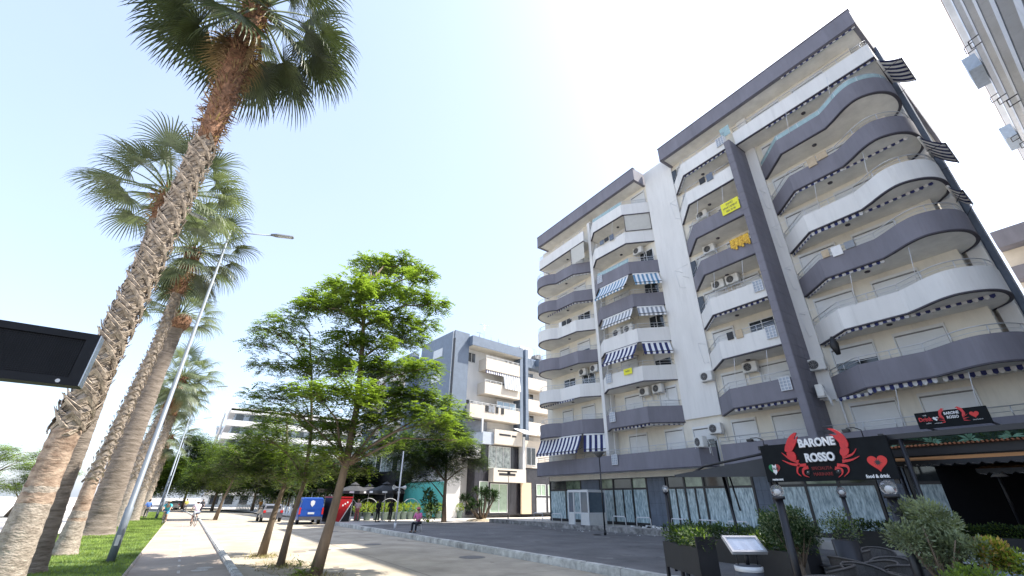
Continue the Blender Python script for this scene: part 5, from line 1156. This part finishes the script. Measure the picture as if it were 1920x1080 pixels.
# ------------------------------------------------------------------ restaurant
SX = 14.0
t = thing('restaurant_sign', (SX, 5.45, 2.44), 'large black sign reading BARONE ROSSO with a red crab, facing the street', 'sign')
RED = mat('crab_red', (.62, .012, .018), .35, .1, 12); DRED = mat('dark_red_print', (.25, .015, .015), .5); WLT = mat('letter_white', (.8, .8, .8), .5, .02)
b = MB(); b.box(0, .1, -1.57, 1.57, 0, 1.0); b.build('board', mat('sign_black', (.010, .012, .014), .7, .2, 3, spec=.15), t)
b = MB(); b.box(.1, .18, -1.5, -1.4, -.1, 1.05); b.box(.1, .18, 1.4, 1.5, -.1, 1.05); b.build('back_rail', FRAME, t)
def sgn(px, py):     # position on the board from its place on the photographed sign
    d = ray(px, py); p = Vector((0, 0, CAMH)) + d * (SX / d.x); return (p.y - 5.45, p.z - 2.44)
def flat(name, pts, m, th=.03, x=-.002, px=True):
    q = [sgn(*p) for p in pts] if px else pts; n = len(q); b = MB()
    v = [(x - th, y, z) for y, z in q] + [(x, y, z) for y, z in q]
    b.add(v, [tuple(range(n)), tuple(range(2 * n - 1, n - 1, -1))] + [(i, n + i, n + (i + 1) % n, (i + 1) % n) for i in range(n)])
    return b.build(name, m, t)
def sm(pts, n=4):
    P_ = [Vector((*p, 0)) for p in pts]; P_.append(P_[0]); return [(p[0], p[1]) for p in arc([tuple(p) for p in P_], n)[:-1]]
# claws (pixel outlines traced on the sign: left claw, right claw), legs
flat('claw', sm([(1489, 812), (1480, 820), (1474, 835), (1473, 846), (1480, 848), (1487, 845), (1494, 830), (1496, 818), (1492, 825), (1490, 822), (1494, 812)]), RED, .05)
flat('claw', sm([(1551, 804), (1562, 804), (1578, 813), (1588, 824), (1592, 836), (1588, 840), (1578, 840), (1574, 830), (1564, 820), (1556, 814), (1566, 816), (1570, 814), (1560, 808)]), RED, .05)
flat('claw_joint', sm([(1476, 849), (1488, 847), (1494, 856), (1492, 863), (1480, 861)]), RED, .045); flat('claw_joint', sm([(1577, 841), (1591, 840), (1592, 850), (1583, 856), (1576, 850)]), RED, .045)
def legp(pts, w0): 
    P_ = arc([(*p, 0) for p in pts], 5); P_ = [(p[0], p[1]) for p in P_]; n = len(P_); L_ = [] ; R2 = []
    for i, p in enumerate(P_):
        a, c = Vector(P_[max(0, i - 1)]), Vector(P_[min(n - 1, i + 1)]); d = (c - a).normalized(); w_ = w0 * (1 - i / (n - 1)) + .3
        L_.append((p[0] - d.y * w_, p[1] + d.x * w_)); R2.append((p[0] + d.y * w_, p[1] - d.x * w_))
    flat('leg', L_ + R2[::-1], RED, .02)
for q in ([(1498, 866), (1482, 861), (1466, 849)], [(1500, 872), (1484, 870), (1467, 863)], [(1512, 872), (1498, 874), (1496, 886), (1503, 893)], [(1516, 876), (1507, 880), (1508, 890), (1518, 895)],
          [(1580, 858), (1598, 852), (1606, 841)], [(1580, 865), (1598, 862), (1612, 855)], [(1570, 872), (1588, 874), (1592, 884), (1583, 894)], [(1566, 878), (1578, 880), (1580, 888), (1573, 895)]): legp(q, 3.0)
flat('eye', sm([(1513, 883), (1519, 883), (1519, 889), (1513, 889)]), BLACK, .03); flat('eye', sm([(1569, 880), (1577, 880), (1577, 887), (1569, 887)]), BLACK, .03)
y, z = sgn(1516, 885); b = MB(); b.ball((-.04, y, z), .012, 6); b.build('eye_glint', WLT, t); y, z = sgn(1573, 883); b = MB(); b.ball((-.04, y, z), .012, 6); b.build('eye_glint', WLT, t)
y, z = sgn(1531, 830); text('lettering', 'BARONE', .29, mat('halo', (.25, .25, .27), .6), t, (-.03, y, z), FACE_W, .008, .80, .022); text('lettering', 'BARONE', .29, WLT, t, (-.05, y, z), FACE_W, .012, .80, .011)
y, z = sgn(1538, 858); text('lettering', 'ROSSO', .29, MATS['halo'], t, (-.03, y, z), FACE_W, .008, .80, .022); text('lettering', 'ROSSO', .29, WLT, t, (-.05, y, z), FACE_W, .012, .80, .011)
y, z = sgn(1541, 878); text('lettering', 'SPECIALITA', .115, DRED, t, (-.01, y, z), FACE_W, .004, .85); y, z = sgn(1544, 889); text('lettering', 'MARINARE', .115, DRED, t, (-.01, y, z), FACE_W, .004, .85)
y, z = sgn(1459, 899); text('lettering', 'restaurant', .085, WLT, t, (-.01, y, z), FACE_W, .004, .85, .003); y, z = sgn(1646, 893); text('lettering', 'food & drink', .11, WLT, t, (-.01, y, z), FACE_W, .004, .85, .004)
def heart(cy, cz, s, x0=-1., x1=1.):
    pts = []
    for i in range(40):
        a = 2 * math.pi * i / 40; X = 16 * math.sin(a) ** 3 / 17; Z = (13 * math.cos(a) - 5 * math.cos(2 * a) - 2 * math.cos(3 * a) - math.cos(4 * a)) / 17
        pts.append((cy - s * max(x0, min(x1, X)), cz + s * Z))
    return pts
hy, hz_ = sgn(1453, 879)
flat('heart_flag', heart(hy, hz_, .17, -1, -.33), mat('flag_green', (.01, .22, .08), .5), .012, px=False); flat('heart_flag', heart(hy, hz_, .17, -.33, .33), WLT, .013, px=False); flat('heart_flag', heart(hy, hz_, .17, .33, 1), mat('flag_red', (.35, .03, .03), .5), .012, px=False)
text('lettering', 'ITALIA', .085, FRAME, t, (-.02, hy, hz_), FACE_W, .002, .85, .002)
hy, hz_ = sgn(1646, 867); flat('heart', heart(hy, hz_, .22), mat('heart_red', (.7, .03, .025), .5), .012, px=False)
ep = []
for i in range(22): a = 2 * math.pi * i / 22 + math.pi / 2; q = (.085 if i % 2 == 0 else .04) * (1.15 if i in (6, 16, 0) else 1); ep.append((hy + q * math.cos(a), hz_ + q * math.sin(a)))
flat('eagle', ep, FRAME, .016, px=False)
for y in (1.45, -1.1):
    b = MB(); b.tube([(.05, y, 1.0), (.05, y, 1.18), (-.1, y + .1, 1.24), (-.25, y + .22, 1.22)], .012, 6); b.box(-.34, -.2, y + .15, y + .3, 1.12, 1.19); b.build('floodlight', FRAME, t)
# canopy roof frame that carries the sign and the dark side awning
t = thing('restaurant_canopy', (SX, 6, .15), 'black steel terrace canopy with sloping grey fabric beside the crab sign', 'canopy')
for x_, y, z0_, zt in ((.3, 7.1, 0, 3.2), (.3, 3.7, 0, 3.2), (.3, 1.0, 0, 3.2), (9.3, 7.1, .27, 4.0), (9.3, 3.7, .27, 4.0), (9.3, 1.0, .27, 4.0)):
    b = MB(); b.tube([(x_, y - 6, z0_), (x_, y - 6, zt)], .05, 8); b.build('post', FRAME, t)
b = MB(); b.box(.25, .35, -6, 1.2, 3.2, 3.32); b.build('top_beam', FRAME, t)
FAB = mat('canopy_grey', (.055, .058, .065), .85, .1, 2)
b = MB(); b.add([(.2, 1.0, 2.98), (.2, 4.35, 2.62), (4.5, 4.2, 3.0), (5.2, 1.0, 3.45)], [(0, 1, 2, 3)]); b.add([(.2, 1.0, 2.98), (.2, 4.35, 2.62), (.2, 4.3, 2.54), (.2, 1.0, 2.45)], [(0, 1, 2, 3)]); b.add([(.2, 1.0, 2.95), (5.2, 1.0, 3.43), (5.2, 1.0, 3.0), (.2, 1.0, 2.45)], [(0, 1, 2, 3)]); b.build('side_fabric', FAB, t)
b = MB(); b.tube([(.15, .95, 3.1), (.3, 3.2, 2.85), (1.2, 4.3, 2.7)], .04, 8); b.box(.05, .25, .7, 1.05, 3.05, 3.18); b.build('folding_arm', FRAME, t)
b = MB(); b.add([(.4, -1.9, 3.3), (.4, 1, 3.3), (5.0, 1, 3.5), (5.0, -1.9, 3.5)], [(0, 1, 2, 3)]); b.build('roof_fabric', FAB, t)
b = MB(); b.tube([(1.1, 3.05, 2.6), (.7, 2.6, .0)], .05, 8); b.tube([(3.5, 2.6, 2.8), (3.5, 2.6, 0)], .045, 8); b.tube([(2.4, 3.6, 2.8), (2.0, 3.2, 1.5)], .03, 8); b.build('leaning_post', FRAME, t)
# pergola over the right terrace: beam, garland, terracotta coping, scalloped awnings with painted highlights
t = thing('pergola', (20, 2.5, .15), 'dark terrace roof at the right with a plant garland, terracotta edge and orange awning', 'canopy')
b = MB(); b.box(-.2, .1, -7, 3.1, 3.2, 3.48); b.box(-.1, 5.5, -7, 3.1, 3.1, 3.2); b.build('beam', BLACK, t)
tm = MB(); tm.lathe([(.045, 0), (.06, .1)], 8); tile = MB(); tile.add([(-.30, -.05, .0), (-.30, 0, .05), (-.30, .05, 0), (.02, -.05, .06), (.02, 0, .11), (.02, .05, .06)], [(0, 1, 4, 3), (1, 2, 5, 4), (0, 3, 5, 2)]); tlm = tile.mesh('roof_tile', mat('terracotta', (.38, .15, .07), .8, .3, 9))
for i in range(92): inst('roof_tile', tlm, t, (-.05, -6.9 + i * .108, 3.46))
b = MB(); b.box(-.03, .2, -7, 3.1, 3.53, 3.80); b.build('garland_board', mat('hedge_dark', (.01, .03, .018), .9), t)
rd = random.Random(9); b = MB()
for i in range(9):
    y0 = -4.6 + i * .92
    for k in range(16):
        a = rd.uniform(-.3, 3.4); L_ = rd.uniform(.2, .36); d = Vector((-.5 * rd.random(), math.cos(a), math.sin(a) * .7)).normalized(); s = d.cross(Vector((1, 0, 0))).normalized() * .03; p = Vector((-.08, y0, 3.58))
        b.add([p, p + d * L_ * .5 + s, p + d * L_ + Vector((0, 0, -.05)), p + d * L_ * .5 - s], [(0, 1, 2, 3)], 0)
for i in range(1500): bush(b, (-.03, rd.uniform(-6, 3), rd.uniform(3.56, 3.8)), .09, 1, .09, rd, (1,))
b.build('garland', [mat('pale_green_leaf', (.12, .26, .18), .6, .3, 5), LEAFD], t)
def scallop(x, y0, y1, z, n, nm, x1, z1):
    b = MB(); w_ = (y1 - y0) / n
    b.add([(x, y0, z), (x, y1, z), (x1, y1, z1), (x1, y0, z1)], [(0, 1, 2, 3)], 1)
    for i in range(n):
        ya = y0 + i * w_; b.add([(x - .01, ya, z), (x - .01, ya + w_, z), (x - .01, ya + w_, z - .1), (x - .01, ya + w_ * .75, z - .16), (x - .01, ya + w_ * .25, z - .16), (x - .01, ya, z - .1)], [(0, 1, 2, 3, 4, 5)], 0)
        b.add([(x - .05, ya + w_ * .3, z - .15), (x - .05, ya + w_ * .7, z - .13), (x + .05, ya + w_ * .7, z - .15), (x + .05, ya + w_ * .3, z - .17)], [(0, 1, 2, 3)], 2)  # white tabs stand in for bright highlights along the scalloped edge
    return b.build(nm, [BLACK, mat('awning_orange', (.42, .19, .06), .85, .1), CLOTHW], t)
scallop(-1.2, -7, 3.05, 2.98, 34, 'upper_awning', -.2, 3.15); scallop(-.6, -7, 1.0, 2.72, 30, 'lower_awning', 2.0, 3.0)
for y in (3.0, -3.0): b = MB(); b.tube([(-.05, y, 0), (-.05, y, 3.2)], .06, 8); b.build('post', FRAME, t)
b = MB(); b.box(4.6, 4.7, -7, 3.1, .3, 3.1); b.build('back_wall', mat('interior_black', (.006, .006, .007), .9, spec=.1), t)  # wall colour blackened to stand in for deep shade under the roof
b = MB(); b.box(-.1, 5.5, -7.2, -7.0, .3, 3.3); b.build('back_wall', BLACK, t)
b = MB(); b.box(-.1, 5.4, -7, 4, .02, .06); b.build('floor_deck', mat('deck_dark', (.025, .022, .02), .8), t)  # deck colour darkened to imitate the shade in here
for i, y in enumerate((-.6, .1, .9)):
    b = MB(); b.tube([(1.6, y, 3.1), (1.6, y, 2.75)], .008, 4); b.lathe([(.02, 0), (.10, -.06), (.22, -.18), (.20, -.18), (.02, -.04)], 14, c=(1.6, y, 2.75)); b.build('pendant_lamp', mat('lamp_glass', (.35, .36, .38), .3), t)
# second smaller sign on the parapet
t = thing('restaurant_sign', (22.0, 4.0, 4.36), 'smaller black restaurant sign with a red crab above the green garland', 'sign'); SM = t
b = MB(); b.box(0, .08, -.98, .98, .05, .62); b.build('board', MATS['sign_black'], t)
for y_ in (-.9, .84): b = MB(); b.box(.08, 1.95, y_, y_ + .06, .1, .16); b.build('bracket', FRAME, t)
def fl(name, pts, m, x=-.004):
    b = MB(); n = len(pts); v = [(x - .01, y, z) for y, z in pts] + [(x, y, z) for y, z in pts]; b.add(v, [tuple(range(n)), tuple(range(2 * n - 1, n - 1, -1))] + [(i, n + i, n + (i + 1) % n, (i + 1) % n) for i in range(n)]); return b.build(name, m, t)
for sg in (1, -1):
    fl('claw', [(sg * a - .05, z) for a, z in ((.14, .66), (.22, .70), (.32, .62), (.36, .45), (.30, .34), (.24, .36), (.28, .48), (.24, .58), (.18, .60), (.21, .64))][::sg], RED)
    for k in range(3): fl('leg', [(sg * .24 - .05, .34 - k * .05), (sg * .42 - .05, .42 - k * .12), (sg * .25 - .05, .30 - k * .05)][::sg], RED)
text('lettering', 'BARONE', .13, WLT, t, (-.02, -.05, .50), FACE_W, .004, .8, .004); text('lettering', 'ROSSO', .13, WLT, t, (-.02, -.05, .36), FACE_W, .004, .8, .004)
text('lettering', 'Drink', .2, RED, t, (-.02, .72, .36), FACE_W, .003, .8, .006); text('lettering', 'THE', .06, WLT, t, (-.02, .7, .5), FACE_W, .003); text('lettering', 'coffee', .06, WLT, t, (-.02, .66, .22), FACE_W, .003)
fl('heart', heart(.42, .36, .09), WLT); fl('heart', heart(.42 - .05, .36, .05), mat('flag_red', (.3, 0, 0))); fl('heart', heart(-.62, .38, .13), MATS['heart_red']); text('lettering', 'food & drink', .05, WLT, t, (-.02, -.66, .2), FACE_W, .002); text('lettering', 'restaurant', .05, WLT, t, (-.02, .4, .2), FACE_W, .002)

# globe lamps
def globe(x, y, zt, lab, r=.045):
    t = thing('globe_lamp', (x, y, .15), lab, 'lamp', 'globe lamps on black posts'); h = zt - .15
    b = MB(); b.tube([(0, 0, 0), (0, 0, h - .1)], r, 10); b.tube([(0, 0, h - .13), (0, 0, h - .08)], r * 1.6, 10); b.build('post', FRAME, t)
    gm = bpy.data.materials.get('globe_glass')
    if not gm:
        gm = bpy.data.materials.new('globe_glass'); gm.use_nodes = True; bs = gm.node_tree.nodes['Principled BSDF']; bs.inputs['Transmission Weight'].default_value = .9; bs.inputs['Roughness'].default_value = .05; bs.inputs['IOR'].default_value = 1.15
    b = MB(); b.ball((0, 0, h), .095, 12); b.build('globe', gm, t); b = MB(); b.ball((0, 0, h - .02), .045, 8); b.build('bulb', CLOTHW, t)
globe(12.0, 9.15, 2.26, 'globe lamp standing alone at the left end of the planters'); globe(8.1, 3.95, 2.08, 'globe lamp below the left part of the crab sign', .06); globe(8.0, 2.39, 2.10, 'globe lamp below the right end of the crab sign by the sunlit olive', .06); globe(12.5, 4.65, 2.15, 'globe lamp behind, between the other two restaurant lamps')
# planters with hedging
def planter(loc, rz, L_, lab, seed, tall=.5, glass=0):
    t = thing('planter', loc, lab, 'planter', 'black planters along the restaurant edge', rz)
    b = MB(); b.box(-L_ / 2, L_ / 2, -.2, .2, .42, .92); b.build('box', mat('planter_black', (.018, .018, .02), .5, .2), t)
    for x in (-L_ / 2 + .04, L_ / 2 - .04):
        for y in (-.17, .17): b = MB(); b.box(x - .04, x + .04, y - .03, y + .03, 0, .42); b.build('leg', FRAME, t)
    b = MB(); b.box(-L_ / 2, -L_ / 2 + .05, -.2, .2, .92, 1.12); b.build('side_board', FRAME, t)
    rd = random.Random(seed); b = MB()
    for i in range(int(L_ / .14)): bush(b, (-L_ / 2 + .1 + i * .14, rd.uniform(-.05, .05), 1.0 + rd.uniform(0, .1)), .2, 150, .08, rd, (0, 0, 1), .6)
    b.build('foliage', [LEAFD, LEAFB], t)
planter((9.35, 6.75, .15), R(60), 1.75, 'black planter box with green hedging at the left corner of the terrace', 71); planter((11.6, 7.3, .15), R(86), 2.3, 'second planter with low hedging behind the corner planter', 72)
planter((9.9, 5.0, .15), R(80), 1.2, 'planter with darker hedging behind the menu stand', 73)
planter((19.3, 3.4, .15), R(90), 2.6, 'low dark hedge planter at the back of the terrace, right part', 74); planter((19.4, 6.4, .15), R(90), 2.8, 'low dark hedge planter at the back of the terrace, left part', 75)
# menu stand on a barrel
t = thing('menu_stand', (8.07, 4.7, .156), 'silver framed sloping menu board mounted on a striped barrel', 'menu stand', rz=R(-32)); t.scale = (.84, .84, .84)
b = MB(); b.lathe([(.22, 0.12), (.27, .35), (.285, .55), (.27, .76), (.23, .97), (.001, .97)], 24); b.build('barrel', mat('barrel_grey', (.06, .065, .08), .5, .2, 6), t)
for z0, z1 in ((.86, .95), (.66, .74), (.40, .48), (.18, .26)):
    b = MB(); r_ = {.86: .26, .66: .283, .40: .288, .18: .26}[z0]; b.lathe([(r_ - .01, z0), (r_, z0 + .005), (r_ + .004, z1 - .005), (r_ - .012, z1)], 24); b.build('hoop', mat('hoop_white', (.6, .61, .62), .4), t)
b = MB(); b.tube([(0, 0, .97), (0, 0, 1.2)], .04, 8); b.tube([(.2, 0, .97), (.2, .0, 1.15)], .012, 6); b.tube([(-.2, 0, .97), (-.2, 0, 1.15)], .012, 6); b.build('neck', FRAME, t)
TT = Matrix.Translation((0, 0, 1.30)) @ Matrix.Rotation(R(38), 4, 'X')
b = MB(); b.T = TT
for bx in ((-.36, .36, -.21, -.165), (-.36, .36, .165, .21), (-.36, -.315, -.165, .165), (.315, .36, -.165, .165)): b.box(*bx, 0, .045)
b.box(-.36, .36, -.21, .21, -.02, 0); b.build('frame', mat('anodised', (.55, .56, .58), .35, metal=.5), t)
b = MB(); b.T = TT; b.box(-.315, .315, -.165, .165, .0, .008); b.build('menu_page', mat('page_white', (.72, .75, .82), .4, .02), t)
b = MB(); b.T = TT
for c in range(3):
    for r_ in range(9): b.box(-.27 + c * .2, -.27 + c * .2 + random.uniform(.07, .14), -.12 + r_ * .028, -.116 + r_ * .028, .008, .0095)
b.build('print', mat('pale_print', (.5, .5, .55), .6), t)
# olive trees, flowering shrub, low bush
def olive(loc, r, h, lab, seed, n=2600, mats=(OLIVE, LEAFB), L_=.085, sc=1.):
    t = thing('olive_tree', loc, lab, 'olive tree', 'olive trees on the restaurant terrace'); rd = random.Random(seed)
    b = MB(); b.tube([(0, 0, 0), (.05, .03, h * .35), (-.02, 0, h * .6), (0, 0, h)], [.07, .055, .05, .02], 10)
    for i in range(9): a = i * 2.4; b.tube([(0, 0, h * .55), (r * .6 * math.cos(a), r * .6 * math.sin(a), h + rd.uniform(-.1, .3) * r)], [.02, .006], 5)
    b.build('trunk', BARK, t); b = MB()
    for i in range(26):
        o_ = Vector((rd.gauss(0, 1), rd.gauss(0, 1), rd.gauss(0, 1))).normalized() * r * rd.uniform(.35, .85); o_.z *= .8
        bush(b, Vector((0, 0, h)) + o_, r * rd.uniform(.22, .42), n // 26, L_, rd, (0, 0, 1), .5)
    b.build('crown', list(mats), t, kind='stuff')
    p = MB(); p.lathe([(.001, 0), (.2, 0), (.27, .4), (.29, .42), (.24, .42), (.001, .36)], 16); p.build('pot', FRAME, t)
olive((8.5, 4.05, .15), .48, 1.36, 'darker olive tree in the shade below the left of the crab sign', 41, 7500, (LEAFD, OLIVE), .05)
olive((7.9, 2.12, .15), .52, 1.40, 'sunlit silvery olive tree below the right end of the sign', 42, 9000, (OLIVE, OLIVE), .048)
olive((11.7, 5.9, .15), .45, 1.25, 'small dark leafy tree left of the shaded olive', 43, 4200, (LEAFD, LEAFB), .06)
for i, (px, py, D, r, lab, ms, n_) in enumerate(((1868, 1046, 8.3, .18, 'bright shrub with pink and yellow leaf tips at the lower right', (PINKL, LEAFA, YELL), 2400), (1812, 1078, 7.2, .2, 'low green shrub left of the pink tipped one', (LEAFA, LEAFB, LEAFB), 1000), (1918, 1062, 8.2, .2, 'green shrub at the right frame edge', (LEAFB, LEAFA, YELL), 900), (1575, 985, 11.5, .3, 'white flowering shrub among the terrace chairs', (LEAFB, LEAFD, OLIVE), 900))):
    p = at_d(px, py, D); t = thing('shrub', (p.x, p.y, .15), lab, 'shrub'); rd = random.Random(300 + i); b = MB(); c = (0, 0, p.z - .15)
    for k in range(6): bush(b, Vector(c) + Vector((rd.gauss(0, .5) * r, rd.gauss(0, .5) * r, rd.gauss(0, .4) * r)), r * .6, n_ // 6, .052, rd, (0, 1, 2), .6)
    b.build('foliage', list(ms), t); s = MB(); s.lathe([(.001, 0), (.17, 0), (.22, p.z - .4 if p.z > .6 else .2), (.001, p.z - .4 if p.z > .6 else .2)], 14); s.build('pot', FRAME, t)
# chairs and tables
def chair():
    t = thing('terrace_chair', (0, 0, 0), '', 'chair', 'dark woven chairs on the terrace'); WK = mat('dark_wicker', (.075, .068, .064), .7, .35, 60)
    b = MB(); b.lathe([(.001, .43), (.23, .43), (.25, .46), (.001, .47)], 16); b.build('seat', WK, t)
    b = MB(); rows = []
    for k in range(11):
        a = R(-200 + k * 22); top = .80 + .10 * math.sin(R(k * 18)); rows.append(((.25 * math.cos(a), .25 * math.sin(a), .46), (.29 * math.cos(a), .29 * math.sin(a), top)))
    for k in range(10): p, q = rows[k], rows[k + 1]; b.add([p[0], q[0], q[1], p[1]], [(0, 1, 2, 3)])
    b.tube([r_[1] for r_ in rows], .018, 6); b.build('backrest', WK, t)
    for sx in (-1, 1):
        for sy in (-1, 1): b = MB(); b.tube([(.22 * sx, .22 * sy, 0), (.15 * sx, .15 * sy, .44)], .014, 6); b.build('leg', mat('leg_grey', (.12, .12, .13), .4), t)
    return t
ch = chair(); first = True
CH = [(1620, 1040, 7.6, 200, 'nearest dark woven chair right of the olive trunk'), (1560, 1050, 7.4, 160, 'dark woven chair close to the menu stand, left of the nearest'), (1690, 1010, 8.8, 210, 'chair between the nearest chair and the leaning lamp post'), (1600, 1000, 9.6, 150, 'chair in the second row behind the nearest chair'), (1545, 1005, 9.4, 20, 'chair half hidden by the shaded olive'),
      (1650, 985, 11, 90, 'chair in the third row, before the dark shop entrance'), (1760, 1040, 7.5, 240, 'chair behind the low green shrub'), (1720, 1060, 6.8, 200, 'chair under the sunlit olive'), (1700, 975, 12.2, 30, 'chair far back under the sign'), (1590, 975, 12.5, 10, 'chair far back left, by the flowering shrub'), (1820, 1020, 9.5, 120, 'chair behind the pink tipped shrub'),
      (1625, 985, 10.3, 60, 'chair facing away between the two restaurant lamps'), (1575, 985, 10.8, 250, 'chair left of the facing-away chair between the lamps'), (1680, 985, 10.2, 300, 'chair right beside the post of the lamp under the sign end'), (1635, 985, 13.2, 120, 'farthest chair before the hedge planter, right'), (1610, 985, 13.8, 200, 'farthest chair before the hedge planter, left'), (1530, 985, 8.1, 300, 'chair behind the menu stand, nearest to it')]
for i, (px, py, D, a, lab) in enumerate(CH):
    d = ray(px, 1000); k = D / math.hypot(d.x, d.y); loc = (d.x * k, d.y * k, .15)
    if i == 0: ch.location = loc; ch.rotation_euler = (0, 0, R(a)); ch['label'] = lab
    else: copy_tree(ch, loc, R(a), lab)
def table(loc, lab, top, r=.38, sq=False, cloth=False, group='tables on the terrace'):
    t = thing('terrace_table', loc, lab, 'table', group)
    b = MB()
    if sq: b.box(-r, r, -r, r, .72, .75)
    else: b.lathe([(.001, .72), (r, .72), (r, .75), (.001, .752)], 20)
    b.build('tabletop', top, t)
    if cloth: b = MB(); b.box(-r - .01, -r, -r, r, .40, .752); b.box(r, r + .01, -r, r, .4, .752); b.box(-r - .01, r + .01, -r - .01, -r, .4, .752); b.box(-r - .01, r + .01, r, r + .01, .4, .752); b.box(-r - .01, r + .01, -r - .01, r + .01, .752, .756); b.build('cloth', mat('table_white', (.6, .62, .68), .8), t)
    b = MB(); b.tube([(0, 0, 0), (0, 0, .72)], .03, 8); b.lathe([(.22, 0), (.2, .03), (.03, .05)], 14); b.build('pedestal', FRAME, t)
DT = mat('dark_top', (.03, .03, .032), .4)
for px, D, lab in ((1590, 8.4, 'round dark table between the nearest chairs'), (1650, 9.3, 'round dark table in the middle of the terrace'), (1560, 11, 'round dark table behind the shaded olive'), (1735, 8.3, 'round dark table behind the sunlit olive trunk')):
    d = ray(px, 1000); k = D / math.hypot(d.x, d.y); table((d.x * k, d.y * k, .15), lab, DT)
for px, D, lab in ((1835, 17.0, 'left table with a white cloth under the right terrace roof'), (1885, 15.5, 'middle table with a white cloth under the right terrace roof'), (1935, 14.5, 'right table with a white cloth, cut by the frame edge')):
    d = ray(px, 1000); k = D / math.hypot(d.x, d.y); table((d.x * k, d.y * k, .2), lab, DT, .42, True, True)
for i, (px, D, a, lab) in enumerate(((1905, 9.4, 150, 'grey blue padded chair at the right frame edge'), (1870, 14.2, 170, 'grey padded chair before the middle white table'), (1925, 8.4, 140, 'nearest blue padded chair, cut by the right frame edge'))):
    d = ray(px, 1000); k = D / math.hypot(d.x, d.y); t = thing('padded_chair', (d.x * k, d.y * k, .15), lab, 'chair', 'padded chairs by the white tables', R(a)); PC = mat('pad_blue', (.16, .2, .25), .8)
    b = MB(); b.box(-.25, .25, -.25, .25, .38, .5); b.build('seat', PC, t)
    bm = bmesh.new(); b = MB(); b.box(-.27, .27, -.3, -.2, .45, .95); me = b.mesh('backrest', PC); bm.from_mesh(me); bmesh.ops.bevel(bm, geom=bm.edges[:], offset=.045, segments=3, affect='EDGES'); bm.to_mesh(me); bm.free(); inst('backrest', me, t)
    for sx in (-1, 1):
        for sy in (-1, 1): b = MB(); b.tube([(.22 * sx, .22 * sy, 0), (.2 * sx, .2 * sy, .38)], .018, 6); b.build('leg', FRAME, t)
b = MB(); b.box(7.4, 20, -5, 7.2, .151, .156); b.build('terrace_floor', mat('terrace_dark', (.03, .028, .027), .8, .3, 3), kind='structure')  # dark sheet added to deepen the terrace shade and cut bounced light
t = thing('bicycle', (0, 0, 0), 'x', 'bicycle'); bpy.data.objects.remove(t)
bicycle((24.9, 12.2, ZB[0] + .16), R(5), 'black bicycle parked on the terrace above the dark canopy', (.02, .02, .02))
